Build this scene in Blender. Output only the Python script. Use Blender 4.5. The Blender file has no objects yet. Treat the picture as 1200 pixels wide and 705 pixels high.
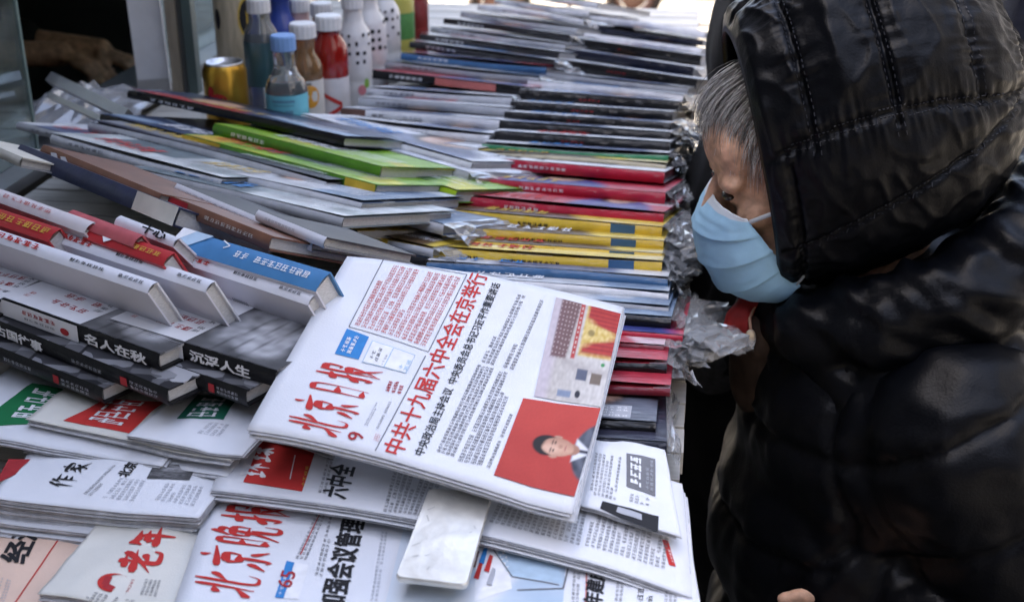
import bpy, bmesh, math, random
import numpy as np
from mathutils import Vector, Matrix, noise as mnoise
R = math.radians
rng = random.Random(7)
S = bpy.context.scene
COL = S.collection

# ------------------------------------------------------------------ camera, sky, sun, exposure
CAM_H = 1.40
F = 1500.0                                   # focal length in pixels of the 1200 px wide photograph
PITCH = math.atan(652.5 / F)
YAW = math.atan(230 * math.cos(PITCH) / F)
cam = bpy.data.cameras.new('camera'); cam_o = bpy.data.objects.new('camera', cam); COL.objects.link(cam_o)
cam.sensor_width = 36; cam.lens = 36 * F / 1200; cam.clip_start = 0.02; cam.clip_end = 2000
cam_o.location = (0, 0, CAM_H); cam_o.rotation_euler = (math.pi/2 - PITCH, 0, YAW)
cam.dof.use_dof = True; cam.dof.focus_distance = 1.12; cam.dof.aperture_fstop = 8.0
S.camera = cam_o
SUN_EL, SUN_AZ = R(42), R(-98)               # azimuth measured from +y towards +x: the sun is behind the kiosk
w = bpy.data.worlds.new('World'); S.world = w; w.use_nodes = True
nt = w.node_tree; bg = nt.nodes['Background']
sky = nt.nodes.new('ShaderNodeTexSky'); sky.sky_type = 'NISHITA'; sky.sun_disc = False
sky.sun_elevation = SUN_EL; sky.sun_rotation = SUN_AZ
sky.air_density = .7; sky.dust_density = 6.5; sky.ozone_density = 0.0
nt.links.new(sky.outputs[0], bg.inputs[0]); bg.inputs[1].default_value = 0.13
sun = bpy.data.lights.new('sun', 'SUN'); sun.energy = 4.0; sun.angle = R(0.6); sun.color = (1, .965, .91)
sun_o = bpy.data.objects.new('sun', sun); COL.objects.link(sun_o)
sd = Vector((math.sin(SUN_AZ)*math.cos(SUN_EL), math.cos(SUN_AZ)*math.cos(SUN_EL), math.sin(SUN_EL)))
sun_o.rotation_euler = sd.to_track_quat('Z', 'Y').to_euler(); sun_o.location = sd * 12
S.view_settings.view_transform = 'Standard'; S.view_settings.look = 'None'
S.view_settings.exposure = 3.55; S.view_settings.gamma = 1.0
S.cycles.max_bounces = 10; S.cycles.transparent_max_bounces = 24; S.cycles.transmission_bounces = 8
S.cycles.caustics_reflective = False; S.cycles.caustics_refractive = False; S.cycles.sample_clamp_indirect = 6

# ------------------------------------------------------------------ picture geometry
_fw = np.array([-math.sin(YAW)*math.cos(PITCH), math.cos(YAW)*math.cos(PITCH), -math.sin(PITCH)])
_rt = np.array([math.cos(YAW), math.sin(YAW), 0.0]); _up = np.cross(_rt, _fw)
_C = np.array([0, 0, CAM_H])
def ray(x, y): return _fw*F + _rt*(x-600) - _up*(y-352.5)
def P(x, y, z):
    """the point at height z seen at pixel (x, y) of the photograph"""
    d = ray(x, y); return _C + d*((z-CAM_H)/d[2])
def D(x, y, dep):
    return _C + ray(x, y)/F*dep
def unit(v): return v/np.linalg.norm(v)

# ------------------------------------------------------------------ materials
MATS = {}
def mat(name, col, rough=.6, spec=.4, coat=0, var=.12, vscale=40, bump=0, bscale=200, metal=0, aniso=None, emit=None):
    if name in MATS: return MATS[name]
    m = bpy.data.materials.new(name); m.use_nodes = True; MATS[name] = m
    n = m.node_tree; b = n.nodes['Principled BSDF']
    b.inputs['Roughness'].default_value = rough; b.inputs['Specular IOR Level'].default_value = spec
    b.inputs['Metallic'].default_value = metal
    b.inputs['Coat Weight'].default_value = coat; b.inputs['Coat Roughness'].default_value = .06
    tc = n.nodes.new('ShaderNodeTexCoord')
    src = tc.outputs['Object']
    if aniso:
        mp = n.nodes.new('ShaderNodeMapping'); mp.inputs['Scale'].default_value = aniso
        n.links.new(src, mp.inputs[0]); src = mp.outputs[0]
    if var:
        tx = n.nodes.new('ShaderNodeTexNoise'); tx.inputs['Scale'].default_value = vscale; tx.inputs['Detail'].default_value = 5
        n.links.new(src, tx.inputs['Vector'])
        rp = n.nodes.new('ShaderNodeValToRGB')
        rp.color_ramp.elements[0].position = .3; rp.color_ramp.elements[1].position = .72
        rp.color_ramp.elements[0].color = [c*(1-var) for c in col] + [1]
        rp.color_ramp.elements[1].color = [min(1, c*(1+var*.6)) for c in col] + [1]
        n.links.new(tx.outputs['Fac'], rp.inputs[0]); n.links.new(rp.outputs[0], b.inputs['Base Color'])
    else:
        b.inputs['Base Color'].default_value = list(col) + [1]
    if bump:
        tb = n.nodes.new('ShaderNodeTexNoise'); tb.inputs['Scale'].default_value = bscale; tb.inputs['Detail'].default_value = 4
        n.links.new(src, tb.inputs['Vector'])
        bp = n.nodes.new('ShaderNodeBump'); bp.inputs['Strength'].default_value = bump; bp.inputs['Distance'].default_value = .002
        n.links.new(tb.outputs['Fac'], bp.inputs['Height']); n.links.new(bp.outputs[0], b.inputs['Normal'])
        if coat: n.links.new(bp.outputs[0], b.inputs['Coat Normal'])
    return m

def cover_mat(name, cols, scale=18, seed=0, wrap=True, stretch=(1, 2.2, 1)):
    """a printed glossy cover: hard-edged patches of a few printing colours under clear film"""
    if name in MATS: return MATS[name]
    m = bpy.data.materials.new(name); m.use_nodes = True; MATS[name] = m
    n = m.node_tree; b = n.nodes['Principled BSDF']
    tc = n.nodes.new('ShaderNodeTexCoord'); mp = n.nodes.new('ShaderNodeMapping')
    mp.inputs['Location'].default_value = (seed*1.37, seed*.71, seed*.33); mp.inputs['Scale'].default_value = stretch
    n.links.new(tc.outputs['Object'], mp.inputs[0])
    tx = n.nodes.new('ShaderNodeTexNoise'); tx.inputs['Scale'].default_value = scale; tx.inputs['Detail'].default_value = 3
    n.links.new(mp.outputs[0], tx.inputs['Vector'])
    vo = n.nodes.new('ShaderNodeTexVoronoi'); vo.inputs['Scale'].default_value = scale*2.2; vo.distance = 'CHEBYCHEV'
    n.links.new(mp.outputs[0], vo.inputs['Vector'])
    mx = n.nodes.new('ShaderNodeMix'); mx.data_type = 'FLOAT'; mx.inputs[0].default_value = .45
    sp = n.nodes.new('ShaderNodeSeparateColor'); n.links.new(vo.outputs['Color'], sp.inputs[0])
    n.links.new(tx.outputs['Fac'], mx.inputs[2]); n.links.new(sp.outputs[0], mx.inputs[3])
    rp = n.nodes.new('ShaderNodeValToRGB'); rp.color_ramp.interpolation = 'CONSTANT'
    k = len(cols)
    els = rp.color_ramp.elements
    while len(els) < k: els.new(.5)
    for i, c in enumerate(cols):
        els[i].position = 0 if i == 0 else .3 + .42*i/k
    for i, c in enumerate(cols): els[i].color = list(c) + [1]
    n.links.new(mx.outputs[0], rp.inputs[0]); n.links.new(rp.outputs[0], b.inputs['Base Color'])
    b.inputs['Roughness'].default_value = .45; b.inputs['Specular IOR Level'].default_value = .12
    if wrap:
        b.inputs['Coat Weight'].default_value = .22; b.inputs['Coat Roughness'].default_value = .09
        film_bump(n, b, tc)
    return m
def film_bump(n, b, tc, strength=.55):
    tb = n.nodes.new('ShaderNodeTexNoise'); tb.inputs['Scale'].default_value = 26; tb.inputs['Detail'].default_value = 3
    tb.inputs['Distortion'].default_value = 1.5
    mp = n.nodes.new('ShaderNodeMapping'); mp.inputs['Scale'].default_value = (1, 2.5, 1.5)
    n.links.new(tc.outputs['Object'], mp.inputs[0]); n.links.new(mp.outputs[0], tb.inputs['Vector'])
    bp = n.nodes.new('ShaderNodeBump'); bp.inputs['Strength'].default_value = strength; bp.inputs['Distance'].default_value = .012
    n.links.new(tb.outputs['Fac'], bp.inputs['Height'])
    n.links.new(bp.outputs[0], b.inputs['Coat Normal'])
def wrapped(name, col, var=.15):
    if name in MATS: return MATS[name]
    m = mat(name, col, .42, .2, .4, var, 60)
    n = m.node_tree; b = n.nodes['Principled BSDF']
    tc = [x for x in n.nodes if x.type == 'TEX_COORD'][0]
    film_bump(n, b, tc); return m
def film_mat():
    if 'clear film' in MATS: return MATS['clear film']
    m = bpy.data.materials.new('clear film'); m.use_nodes = True; MATS['clear film'] = m
    n = m.node_tree; n.nodes.remove(n.nodes['Principled BSDF']); out = n.nodes['Material Output']
    tr = n.nodes.new('ShaderNodeBsdfTransparent'); tr.inputs[0].default_value = (.93, .94, .95, 1)
    gl = n.nodes.new('ShaderNodeBsdfGlossy'); gl.inputs['Roughness'].default_value = .12; gl.inputs['Color'].default_value = (1, 1, 1, 1)
    lw = n.nodes.new('ShaderNodeLayerWeight'); lw.inputs[0].default_value = .42
    mr = n.nodes.new('ShaderNodeMapRange'); mr.inputs[3].default_value = .06; mr.inputs[4].default_value = .8
    mx = n.nodes.new('ShaderNodeMixShader')
    n.links.new(lw.outputs['Fresnel'], mr.inputs[0]); n.links.new(mr.outputs[0], mx.inputs[0])
    df = n.nodes.new('ShaderNodeBsdfDiffuse'); df.inputs[0].default_value = (.8, .8, .8, 1); m0 = n.nodes.new('ShaderNodeMixShader'); m0.inputs[0].default_value = .27
    n.links.new(tr.outputs[0], m0.inputs[1]); n.links.new(df.outputs[0], m0.inputs[2])
    n.links.new(m0.outputs[0], mx.inputs[1]); n.links.new(gl.outputs[0], mx.inputs[2]); n.links.new(mx.outputs[0], out.inputs[0])
    return m
def pane_mat():
    m = bpy.data.materials.new('window glass'); m.use_nodes = True
    n = m.node_tree; n.nodes.remove(n.nodes['Principled BSDF']); out = n.nodes['Material Output']
    tr = n.nodes.new('ShaderNodeBsdfTransparent'); tr.inputs[0].default_value = (.72, .8, .78, 1)
    gl = n.nodes.new('ShaderNodeBsdfGlossy'); gl.inputs['Roughness'].default_value = .03; gl.inputs['Color'].default_value = (.9, 1, 1, 1)
    df = n.nodes.new('ShaderNodeBsdfDiffuse'); df.inputs[0].default_value = (.32, .36, .35, 1)  # patchy pale dust, also lightens the pane in place of reflections
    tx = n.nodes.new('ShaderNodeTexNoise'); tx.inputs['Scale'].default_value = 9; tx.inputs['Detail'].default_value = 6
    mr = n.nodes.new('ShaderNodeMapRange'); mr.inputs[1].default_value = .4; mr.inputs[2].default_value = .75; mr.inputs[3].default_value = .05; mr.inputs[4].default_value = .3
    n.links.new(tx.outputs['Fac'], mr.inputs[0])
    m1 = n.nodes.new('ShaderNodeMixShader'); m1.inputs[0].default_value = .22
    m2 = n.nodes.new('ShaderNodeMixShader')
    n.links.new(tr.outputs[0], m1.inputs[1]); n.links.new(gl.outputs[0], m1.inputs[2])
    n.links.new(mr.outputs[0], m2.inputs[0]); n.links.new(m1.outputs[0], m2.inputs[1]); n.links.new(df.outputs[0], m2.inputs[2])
    n.links.new(m2.outputs[0], out.inputs[0]); return m

def ink(name, col, rough=.75): return mat('ink ' + name, col, rough, .25, 0, .1, 120)
NEWS = mat('newsprint', (.70, .71, .73), .92, .15, 0, .05, 25, .12, 700)
NEWSW = mat('newsprint warm', (.66, .64, .57), .92, .15, 0, .06, 25, .12, 700)
NEWSP = mat('newsprint salmon', (.72, .52, .40), .92, .15, 0, .05, 25, .12, 700)
LEAF = mat('newsprint leaf edges', (.56, .56, .57), .95, .1, 0, .22, 130, .2, 500)
RED, REDD = ink('red', (.50, .035, .03)), ink('deep red', (.36, .03, .035))
BLACK, GREY, LGREY = ink('black', (.018, .018, .02)), ink('grey', (.17, .17, .18)), ink('light grey', (.38, .39, .42))
PINK, BLUE, GREEN, WHITE = ink('faded red', (.52, .16, .14)), ink('blue', (.04, .22, .52)), ink('green', (.012, .16, .055)), ink('white', (.78, .78, .78))
REDBG = ink('picture red', (.42, .055, .04)); SKINP = ink('picture skin', (.62, .36, .25)); GOLD = ink('gold', (.62, .42, .07))
PALEB, BEIGE, BROWN = ink('pale blue', (.42, .55, .66)), ink('beige', (.55, .50, .44)), ink('brown', (.14, .075, .06))

# ------------------------------------------------------------------ mesh helpers
def acc(o):
    v = Vector((0, 0, 0))
    while o is not None: v = v + o.location; o = o.parent
    return v
def mk(name, V, Fc, m, parent=None, smooth=False, mi=None):
    """one mesh object; V in world coordinates, kept relative to the parent's place"""
    off = acc(parent) if parent else Vector((0, 0, 0))
    V = np.asarray(V, float) - np.array(off)
    me = bpy.data.meshes.new(name); me.from_pydata([tuple(v) for v in V], [], Fc)
    for x in (m if isinstance(m, (list, tuple)) else [m]): me.materials.append(x)
    if mi is not None: me.polygons.foreach_set('material_index', mi)
    if smooth: me.polygons.foreach_set('use_smooth', [True]*len(me.polygons))
    me.update()
    o = bpy.data.objects.new(name, me); COL.objects.link(o)
    if parent: o.parent = parent
    return o
def tag(o, label, cat, group=None):
    o['label'] = label; o['category'] = cat
    if group: o['group'] = group
    return o
def thing(name, label, cat, loc, group=None):
    o = bpy.data.objects.new(name, None); COL.objects.link(o); o.empty_display_size = .05
    o.location = tuple(float(x) for x in loc)
    return tag(o, label, cat, group)
def boxv(o, ex, ey, ez):
    o, ex, ey, ez = map(np.asarray, (o, ex, ey, ez))
    V = [o, o+ex, o+ex+ey, o+ey, o+ez, o+ex+ez, o+ex+ey+ez, o+ey+ez]
    return V, [(3, 2, 1, 0), (4, 5, 6, 7), (0, 1, 5, 4), (1, 2, 6, 5), (2, 3, 7, 6), (3, 0, 4, 7)]
class MB:
    def __init__(s): s.V = []; s.F = []
    def add(s, V, Fc):
        k = len(s.V); s.V += [tuple(v) for v in V]; s.F += [tuple(i+k for i in f) for f in Fc]; return s
    def box(s, o, ex, ey, ez): return s.add(*boxv(o, ex, ey, ez))
    def build(s, name, m, parent=None, smooth=False): return mk(name, s.V, s.F, m, parent, smooth)
def lathe(profile, n=28):
    """profile: (radius, height) pairs"""
    V, Fc = [], []
    for r, z in profile:
        for i in range(n):
            a = 2*math.pi*i/n; V.append((r*math.cos(a), r*math.sin(a), z))
    for j in range(len(profile)-1):
        for i in range(n):
            k = (i+1) % n; Fc.append((j*n+i, j*n+k, (j+1)*n+k, (j+1)*n+i))
    return V, Fc
def tube(pts, rad, n=8):
    pts = [np.asarray(p, float) for p in pts]; V, Fc = [], []
    rad = rad if hasattr(rad, '__len__') else [rad]*len(pts)
    for i, p in enumerate(pts):
        t = unit(pts[min(i+1, len(pts)-1)] - pts[max(i-1, 0)])
        a = np.cross(t, [0, 0, 1.0]);
        if np.linalg.norm(a) < 1e-3: a = np.cross(t, [0, 1.0, 0])
        a = unit(a); b = np.cross(t, a)
        for k in range(n):
            q = 2*math.pi*k/n; V.append(p + rad[i]*(math.cos(q)*a + math.sin(q)*b))
    for i in range(len(pts)-1):
        for k in range(n):
            l = (k+1) % n; Fc.append((i*n+k, i*n+l, (i+1)*n+l, (i+1)*n+k))
    Fc.append(tuple(range(n))[::-1]); Fc.append(tuple(range((len(pts)-1)*n, len(pts)*n)))
    return V, Fc

# ------------------------------------------------------------------ lettering
_TX = {}
def glyphs(s, bold=.0):
    """triangulated outline of a line of type, unit height, starting at x = 0"""
    k = (s, bold)
    if k in _TX: return _TX[k]
    c = bpy.data.curves.new('type', 'FONT'); c.body = s; c.size = 1; c.resolution_u = 2; c.offset = bold
    o = bpy.data.objects.new('type', c); COL.objects.link(o)
    dg = bpy.context.evaluated_depsgraph_get(); dg.update()
    me = bpy.data.meshes.new_from_object(o.evaluated_get(dg))
    V = np.array([v.co[:2] for v in me.vertices]); Fc = [tuple(p.vertices) for p in me.polygons]
    bpy.data.objects.remove(o); bpy.data.curves.remove(c); bpy.data.meshes.remove(me)
    if len(V):
        V = V - V.min(0)
    _TX[k] = (V, Fc); return _TX[k]
ST = {  # brush strokes, x right, y up, in a unit square
 '北': [[(.36,.92),(.38,.5),(.35,.12)],[(.08,.6),(.36,.67)],[(.02,.18),(.2,.26),(.4,.4)],[(.92,.74),(.62,.52)],[(.6,.95),(.58,.3),(.64,.1),(.9,.1),(.95,.26)]],
 '京': [[(.48,1.0),(.57,.87)],[(.06,.74),(.5,.78),(.95,.84)],[(.3,.64),(.34,.44)],[(.3,.64),(.72,.68),(.66,.46)],[(.34,.46),(.67,.48)],[(.52,.46),(.5,.02),(.38,.1)],[(.32,.32),(.1,.08)],[(.68,.32),(.92,.1)]],
 '日': [[(.3,.92),(.32,.08)],[(.3,.88),(.74,.92),(.7,.06)],[(.34,.5),(.68,.53)],[(.34,.13),(.7,.15)]],
 '报': [[(.02,.68),(.42,.76)],[(.26,.98),(.25,.08),(.1,.2)],[(.0,.32),(.42,.52)],[(.54,.95),(.52,.02)],[(.52,.88),(.88,.9),(.84,.64),(.7,.67)],[(.55,.5),(.88,.56),(.74,.26),(.5,.04)],[(.6,.44),(.78,.2),(1.0,.04)]],
 '晚': [[(.06,.86),(.08,.16)],[(.06,.84),(.32,.86),(.3,.16)],[(.08,.52),(.3,.54)],[(.08,.2),(.3,.22)],[(.62,1.0),(.42,.74)],[(.58,.88),(.82,.88),(.68,.74)],[(.45,.7),(.48,.46)],[(.45,.7),(.9,.73),(.86,.48)],[(.48,.49),(.86,.5)],[(.67,.7),(.6,.36),(.36,.04)],[(.72,.46),(.7,.14),(.78,.06),(.98,.08),(1.0,.3)]],
 '环': [[(.04,.85),(.4,.89)],[(.07,.55),(.38,.58)],[(.0,.14),(.44,.26)],[(.22,.86),(.22,.2)],[(.46,.85),(1.0,.9)],[(.76,.86),(.46,.38)],[(.72,.62),(.72,.04)],[(.76,.55),(.98,.34)]],
 '球': [[(.04,.85),(.4,.89)],[(.07,.55),(.38,.58)],[(.0,.14),(.44,.26)],[(.22,.86),(.22,.2)],[(.48,.75),(1.0,.8)],[(.73,1.0),(.72,.06),(.6,.15)],[(.52,.6),(.6,.48)],[(.46,.2),(.7,.42)],[(.92,.62),(.76,.48)],[(.74,.46),(1.0,.1)],[(.85,.98),(.94,.86)]],
 '老': [[(.18,.8),(.76,.87)],[(.47,1.0),(.45,.6)],[(.0,.56),(.95,.66)],[(.9,.95),(.5,.5),(.04,.16)],[(.78,.44),(.45,.28)],[(.42,.45),(.42,.12),(.5,.04),(.86,.05),(.9,.24)]],
 '年': [[(.3,1.0),(.06,.66)],[(.24,.82),(.88,.88)],[(.28,.6),(.82,.64)],[(.28,.6),(.3,.38)],[(.0,.32),(1.0,.42)],[(.57,.84),(.56,-.05)]],
 '作': [[(.32,.98),(.02,.48)],[(.2,.7),(.2,.02)],[(.56,.98),(.36,.58)],[(.5,.75),(1.0,.8)],[(.62,.75),(.62,.0)],[(.62,.5),(.92,.53)],[(.62,.28),(.92,.31)]],
 '家': [[(.48,1.0),(.55,.88)],[(.15,.8),(.08,.62)],[(.15,.78),(.92,.82),(.82,.64)],[(.26,.6),(.78,.64)],[(.5,.62),(.12,.35)],[(.4,.5),(.58,.3),(.52,.04),(.38,.1)],[(.5,.38),(.08,.12)],[(.8,.52),(.6,.36)],[(.58,.36),(1.0,.06)]],
}
def brush(ch, wd=.085, seed=0):
    r = random.Random(hash(ch) % 1000 + seed); V, Fc = [], []
    for st in ST[ch]:
        pts = [np.array(p) for p in st]; dense = []
        for i in range(len(pts)-1):
            n = 4 if len(pts) > 2 else 6
            for k in range(n): dense.append(pts[i]*(1-k/n) + pts[i+1]*k/n)
        dense.append(pts[-1])
        for _ in range(2):
            if len(pts) > 2: dense = [dense[0]] + [(dense[i-1]+2*dense[i]+dense[i+1])/4 for i in range(1, len(dense)-1)] + [dense[-1]]
        n = len(dense); k0 = len(V); a, b = r.uniform(.9, 1.25), r.uniform(.18, .6)
        for i, p in enumerate(dense):
            t = unit(dense[min(i+1, n-1)] - dense[max(i-1, 0)]); nn = np.array([-t[1], t[0]])
            f = i/(n-1); wv = wd*(a*(1-f) + b*f)*(.75+.35*math.sin(3.1*f+.6))
            if i == 0: wv *= .55
            V += [p+nn*wv, p-nn*wv]
        for i in range(n-1): Fc.append((k0+2*i, k0+2*i+1, k0+2*i+3, k0+2*i+2))
    return np.array(V), Fc

def picture_mat():
    if 'printed picture' in MATS: return MATS['printed picture']
    m = mat('printed picture', (.5, .5, .5), .7, .25, 0, 0); n = m.node_tree; a = n.nodes.new('ShaderNodeAttribute'); a.attribute_name = 'print'
    n.links.new(a.outputs['Color'], n.nodes['Principled BSDF'].inputs['Base Color']); return m
def glossy_picture_mat():
    if 'glossy printed picture' in MATS: return MATS['glossy printed picture']
    m = mat('glossy printed picture', (.5, .5, .5), .45, .12, .3, 0); n = m.node_tree; b = n.nodes['Principled BSDF']; a = n.nodes.new('ShaderNodeAttribute'); a.attribute_name = 'print'
    n.links.new(a.outputs['Color'], b.inputs['Base Color']); tc = [x for x in n.nodes if x.type == 'TEX_COORD'][0]; film_bump(n, b, tc); return m
def mixc(a, b, t): t = min(1, max(0, t)); return tuple(x*(1-t)+y*t for x, y in zip(a, b))
def soft(d, w): return min(1, max(0, .5-d/w))             # 1 inside, 0 outside a shape with signed distance d
def ellip(u, v, cu, cv, ru, rv): return math.hypot((u-cu)/ru, (v-cv)/rv)-1
def portrait_ink(u, v):
    u, v = .5+(u-.48)*1.2, .5+(v-.57)*1.15
    g_ = .02*mnoise.noise(Vector((u*30, v*30, 1)))
    c = mixc((.40, .045, .035), (.47, .06, .045), u+mnoise.noise(Vector((u*3, v*3, 0)))*.5)
    sh = max(ellip(u, v, .5, 1.12, .40, .34), -9)
    c = mixc(c, mixc((.04, .045, .06), (.12, .13, .16), .5+mnoise.noise(Vector((u*9, v*9, 3)))), soft(sh, .1))
    c = mixc(c, (.68, .68, .70), soft(max(abs(u-.5)-.12*(1.06-v)/.2, .80-v), .03)*(v < 1.0))
    c = mixc(c, (.03, .03, .05), soft(max(abs(u-.5)-.022, .86-v), .02))
    c = mixc(c, (.36, .19, .13), soft(ellip(u, v, .5, .78, .075, .10), .2))
    for e in (-1, 1): c = mixc(c, (.46, .26, .18), soft(ellip(u, v, .5+e*.135, .53, .022, .06), .4))
    c = mixc(c, (.022, .018, .018), soft(ellip(u, v, .5, .40, .142, .20), .15))
    f = soft(ellip(u, v, .5, .56, .125, .235), .14)*soft(.355+.03*math.cos(u*9)-v, .05)
    sk = mixc((.60, .36, .25), (.40, .21, .14), abs(u-.47)/.16 + max(0, v-.62)*1.2); sk = mixc(sk, (.70, .46, .34), soft(ellip(u, v, .46, .48, .06, .10), 1.2)*.6)
    c = mixc(c, sk, f)
    for e in (-1, 1):
        c = mixc(c, (.05, .03, .025), .85*soft(ellip(u, v, .5+e*.055, .475, .036, .012), .8)); c = mixc(c, (.06, .04, .03), .9*soft(ellip(u, v, .5+e*.055, .515, .025, .012), .8))
    c = mixc(c, (.36, .18, .12), .7*soft(ellip(u, v, .512, .60, .026, .028), .9)); c = mixc(c, (.38, .12, .10), .8*soft(ellip(u, v, .5, .675, .042, .012), .8))
    return tuple(max(0, x+g_*x*3) for x in c)
def hall_ink(u, v):
    n_ = mnoise.noise(Vector((u*22, v*22, 5)))
    c = mixc((.44, .40, .36), (.56, .53, .49), v+.3*n_)
    c = mixc(c, (.50, .44, .46), soft(v-.17, .1))
    side = soft(max(v-.40+.12*(1-u), .10-v, .40-u), .03); seat = max(0, math.sin(u*130+mnoise.noise(Vector((u*9, v*9, 0)))*2))*max(0, .4+math.sin(v*120))*.8
    c = mixc(c, mixc((.13, .06, .06), (.48, .36, .34), .75*seat), side*.9)
    c = mixc(c, (.40, .05, .045), soft(max(abs(v-.43)-.03, .42-u), .02)); c = mixc(c, (.58, .5, .45), .7*soft(max(abs(v-.43)-.012, .46-u), .01)*(math.sin(u*120) > 0))
    st = max(.50-v, .46-u); fan = abs((u-.71))-.02-.30*(1-v)*.9
    c = mixc(c, (.34, .30, .28), .5*soft(max(abs(u-.40+.1*v)-.035, .3-v), .05)); c = mixc(c, mixc((.58, .40, .10), (.66, .52, .22), .5+n_), soft(st, .03))
    c = mixc(c, mixc((.44, .05, .04), (.30, .03, .03), .5+.5*math.sin(u*140)), soft(max(st+.03, -fan+.06*math.sin(u*60)*.2), .05))
    c = mixc(c, (.30, .22, .08), soft(ellip(u, v, .71, .63, .035, .05), .5))
    c = mixc(c, (.10, .11, .15), soft(max(abs(u-.27)-.055, abs(v-.62)-.08), .015)); c = mixc(c, (.17, .13, .10), soft(max(abs(u-.25)-.055, abs(v-.84)-.08), .015))
    c = mixc(c, (.20, .24, .32), soft(max(abs(u-.07)-.03, abs(v-.42)-.10), .015)); c = mixc(c, (.03, .03, .04), soft(ellip(u, v, .08, .62, .035, .04), .3)); c = mixc(c, (.05, .25, .08), soft(ellip(u, v, .40, .90, .02, .03), .5))
    return tuple(max(0, x*(1+.12*n_)) for x in c)
def hands_ink(u, v):
    n_ = mnoise.noise(Vector((u*6, v*4, 9))); n2 = mnoise.noise(Vector((u*17, v*13, 2)))
    g = .09+.07*n_
    for k, (cu, cv, ru, rv, l) in enumerate(((.62, .55, .16, .30, .30), (.70, .45, .05, .30, .42), (.78, .5, .045, .28, .34), (.86, .58, .04, .22, .36), (.80, .80, .12, .12, .40), (.58, .30, .08, .05, .34), (.30, .5, .2, .4, .14), (.93, .35, .06, .3, .22))):
        g = g*(1-soft(ellip(u, v, cu, cv, ru, rv), .5)) + (l+.10*n2)*soft(ellip(u, v, cu, cv, ru, rv), .5)
    for cu in (.66, .74, .82): g *= 1-.6*soft(abs(u-cu+.05*v)-.006, .012)*(v > .3)
    g = max(.008, g*(1+.3*n2)*.9); return (g, g, g*1.03)
def cover_ink(seed, pal):
    r = random.Random(seed); cu, ru = r.uniform(.25, .75), r.uniform(.09, .16); a, b, c_, d_ = pal; fac = r.random() < .75; st = r.uniform(2, 6)
    def fn(u, v):
        n1_ = mnoise.noise(Vector((u*st+seed, v*3, 1))); n2_ = mnoise.noise(Vector((u*14, v*10, seed)))
        c = mixc(a, b, v*.7+.2+.7*n1_); c = mixc(c, d_, soft(.28-n1_, .12)*.8)
        if fac:
            c = mixc(c, c_, soft(ellip(u, v, cu, 1.05, ru*2.2, .5), .2)); c = mixc(c, (.03, .025, .02), soft(ellip(u, v, cu, .46, ru*1.15, .34), .2)); c = mixc(c, (.50, .31, .22), soft(ellip(u, v, cu+.01, .52, ru*.8, .26), .2))
        else:
            c = mixc(c, c_, soft(max(abs(u-cu)-ru*1.5, abs(v-.6)-.22), .02))
        return tuple(max(.004, x*(1+.35*n2_)) for x in c)
    return fn
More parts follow.
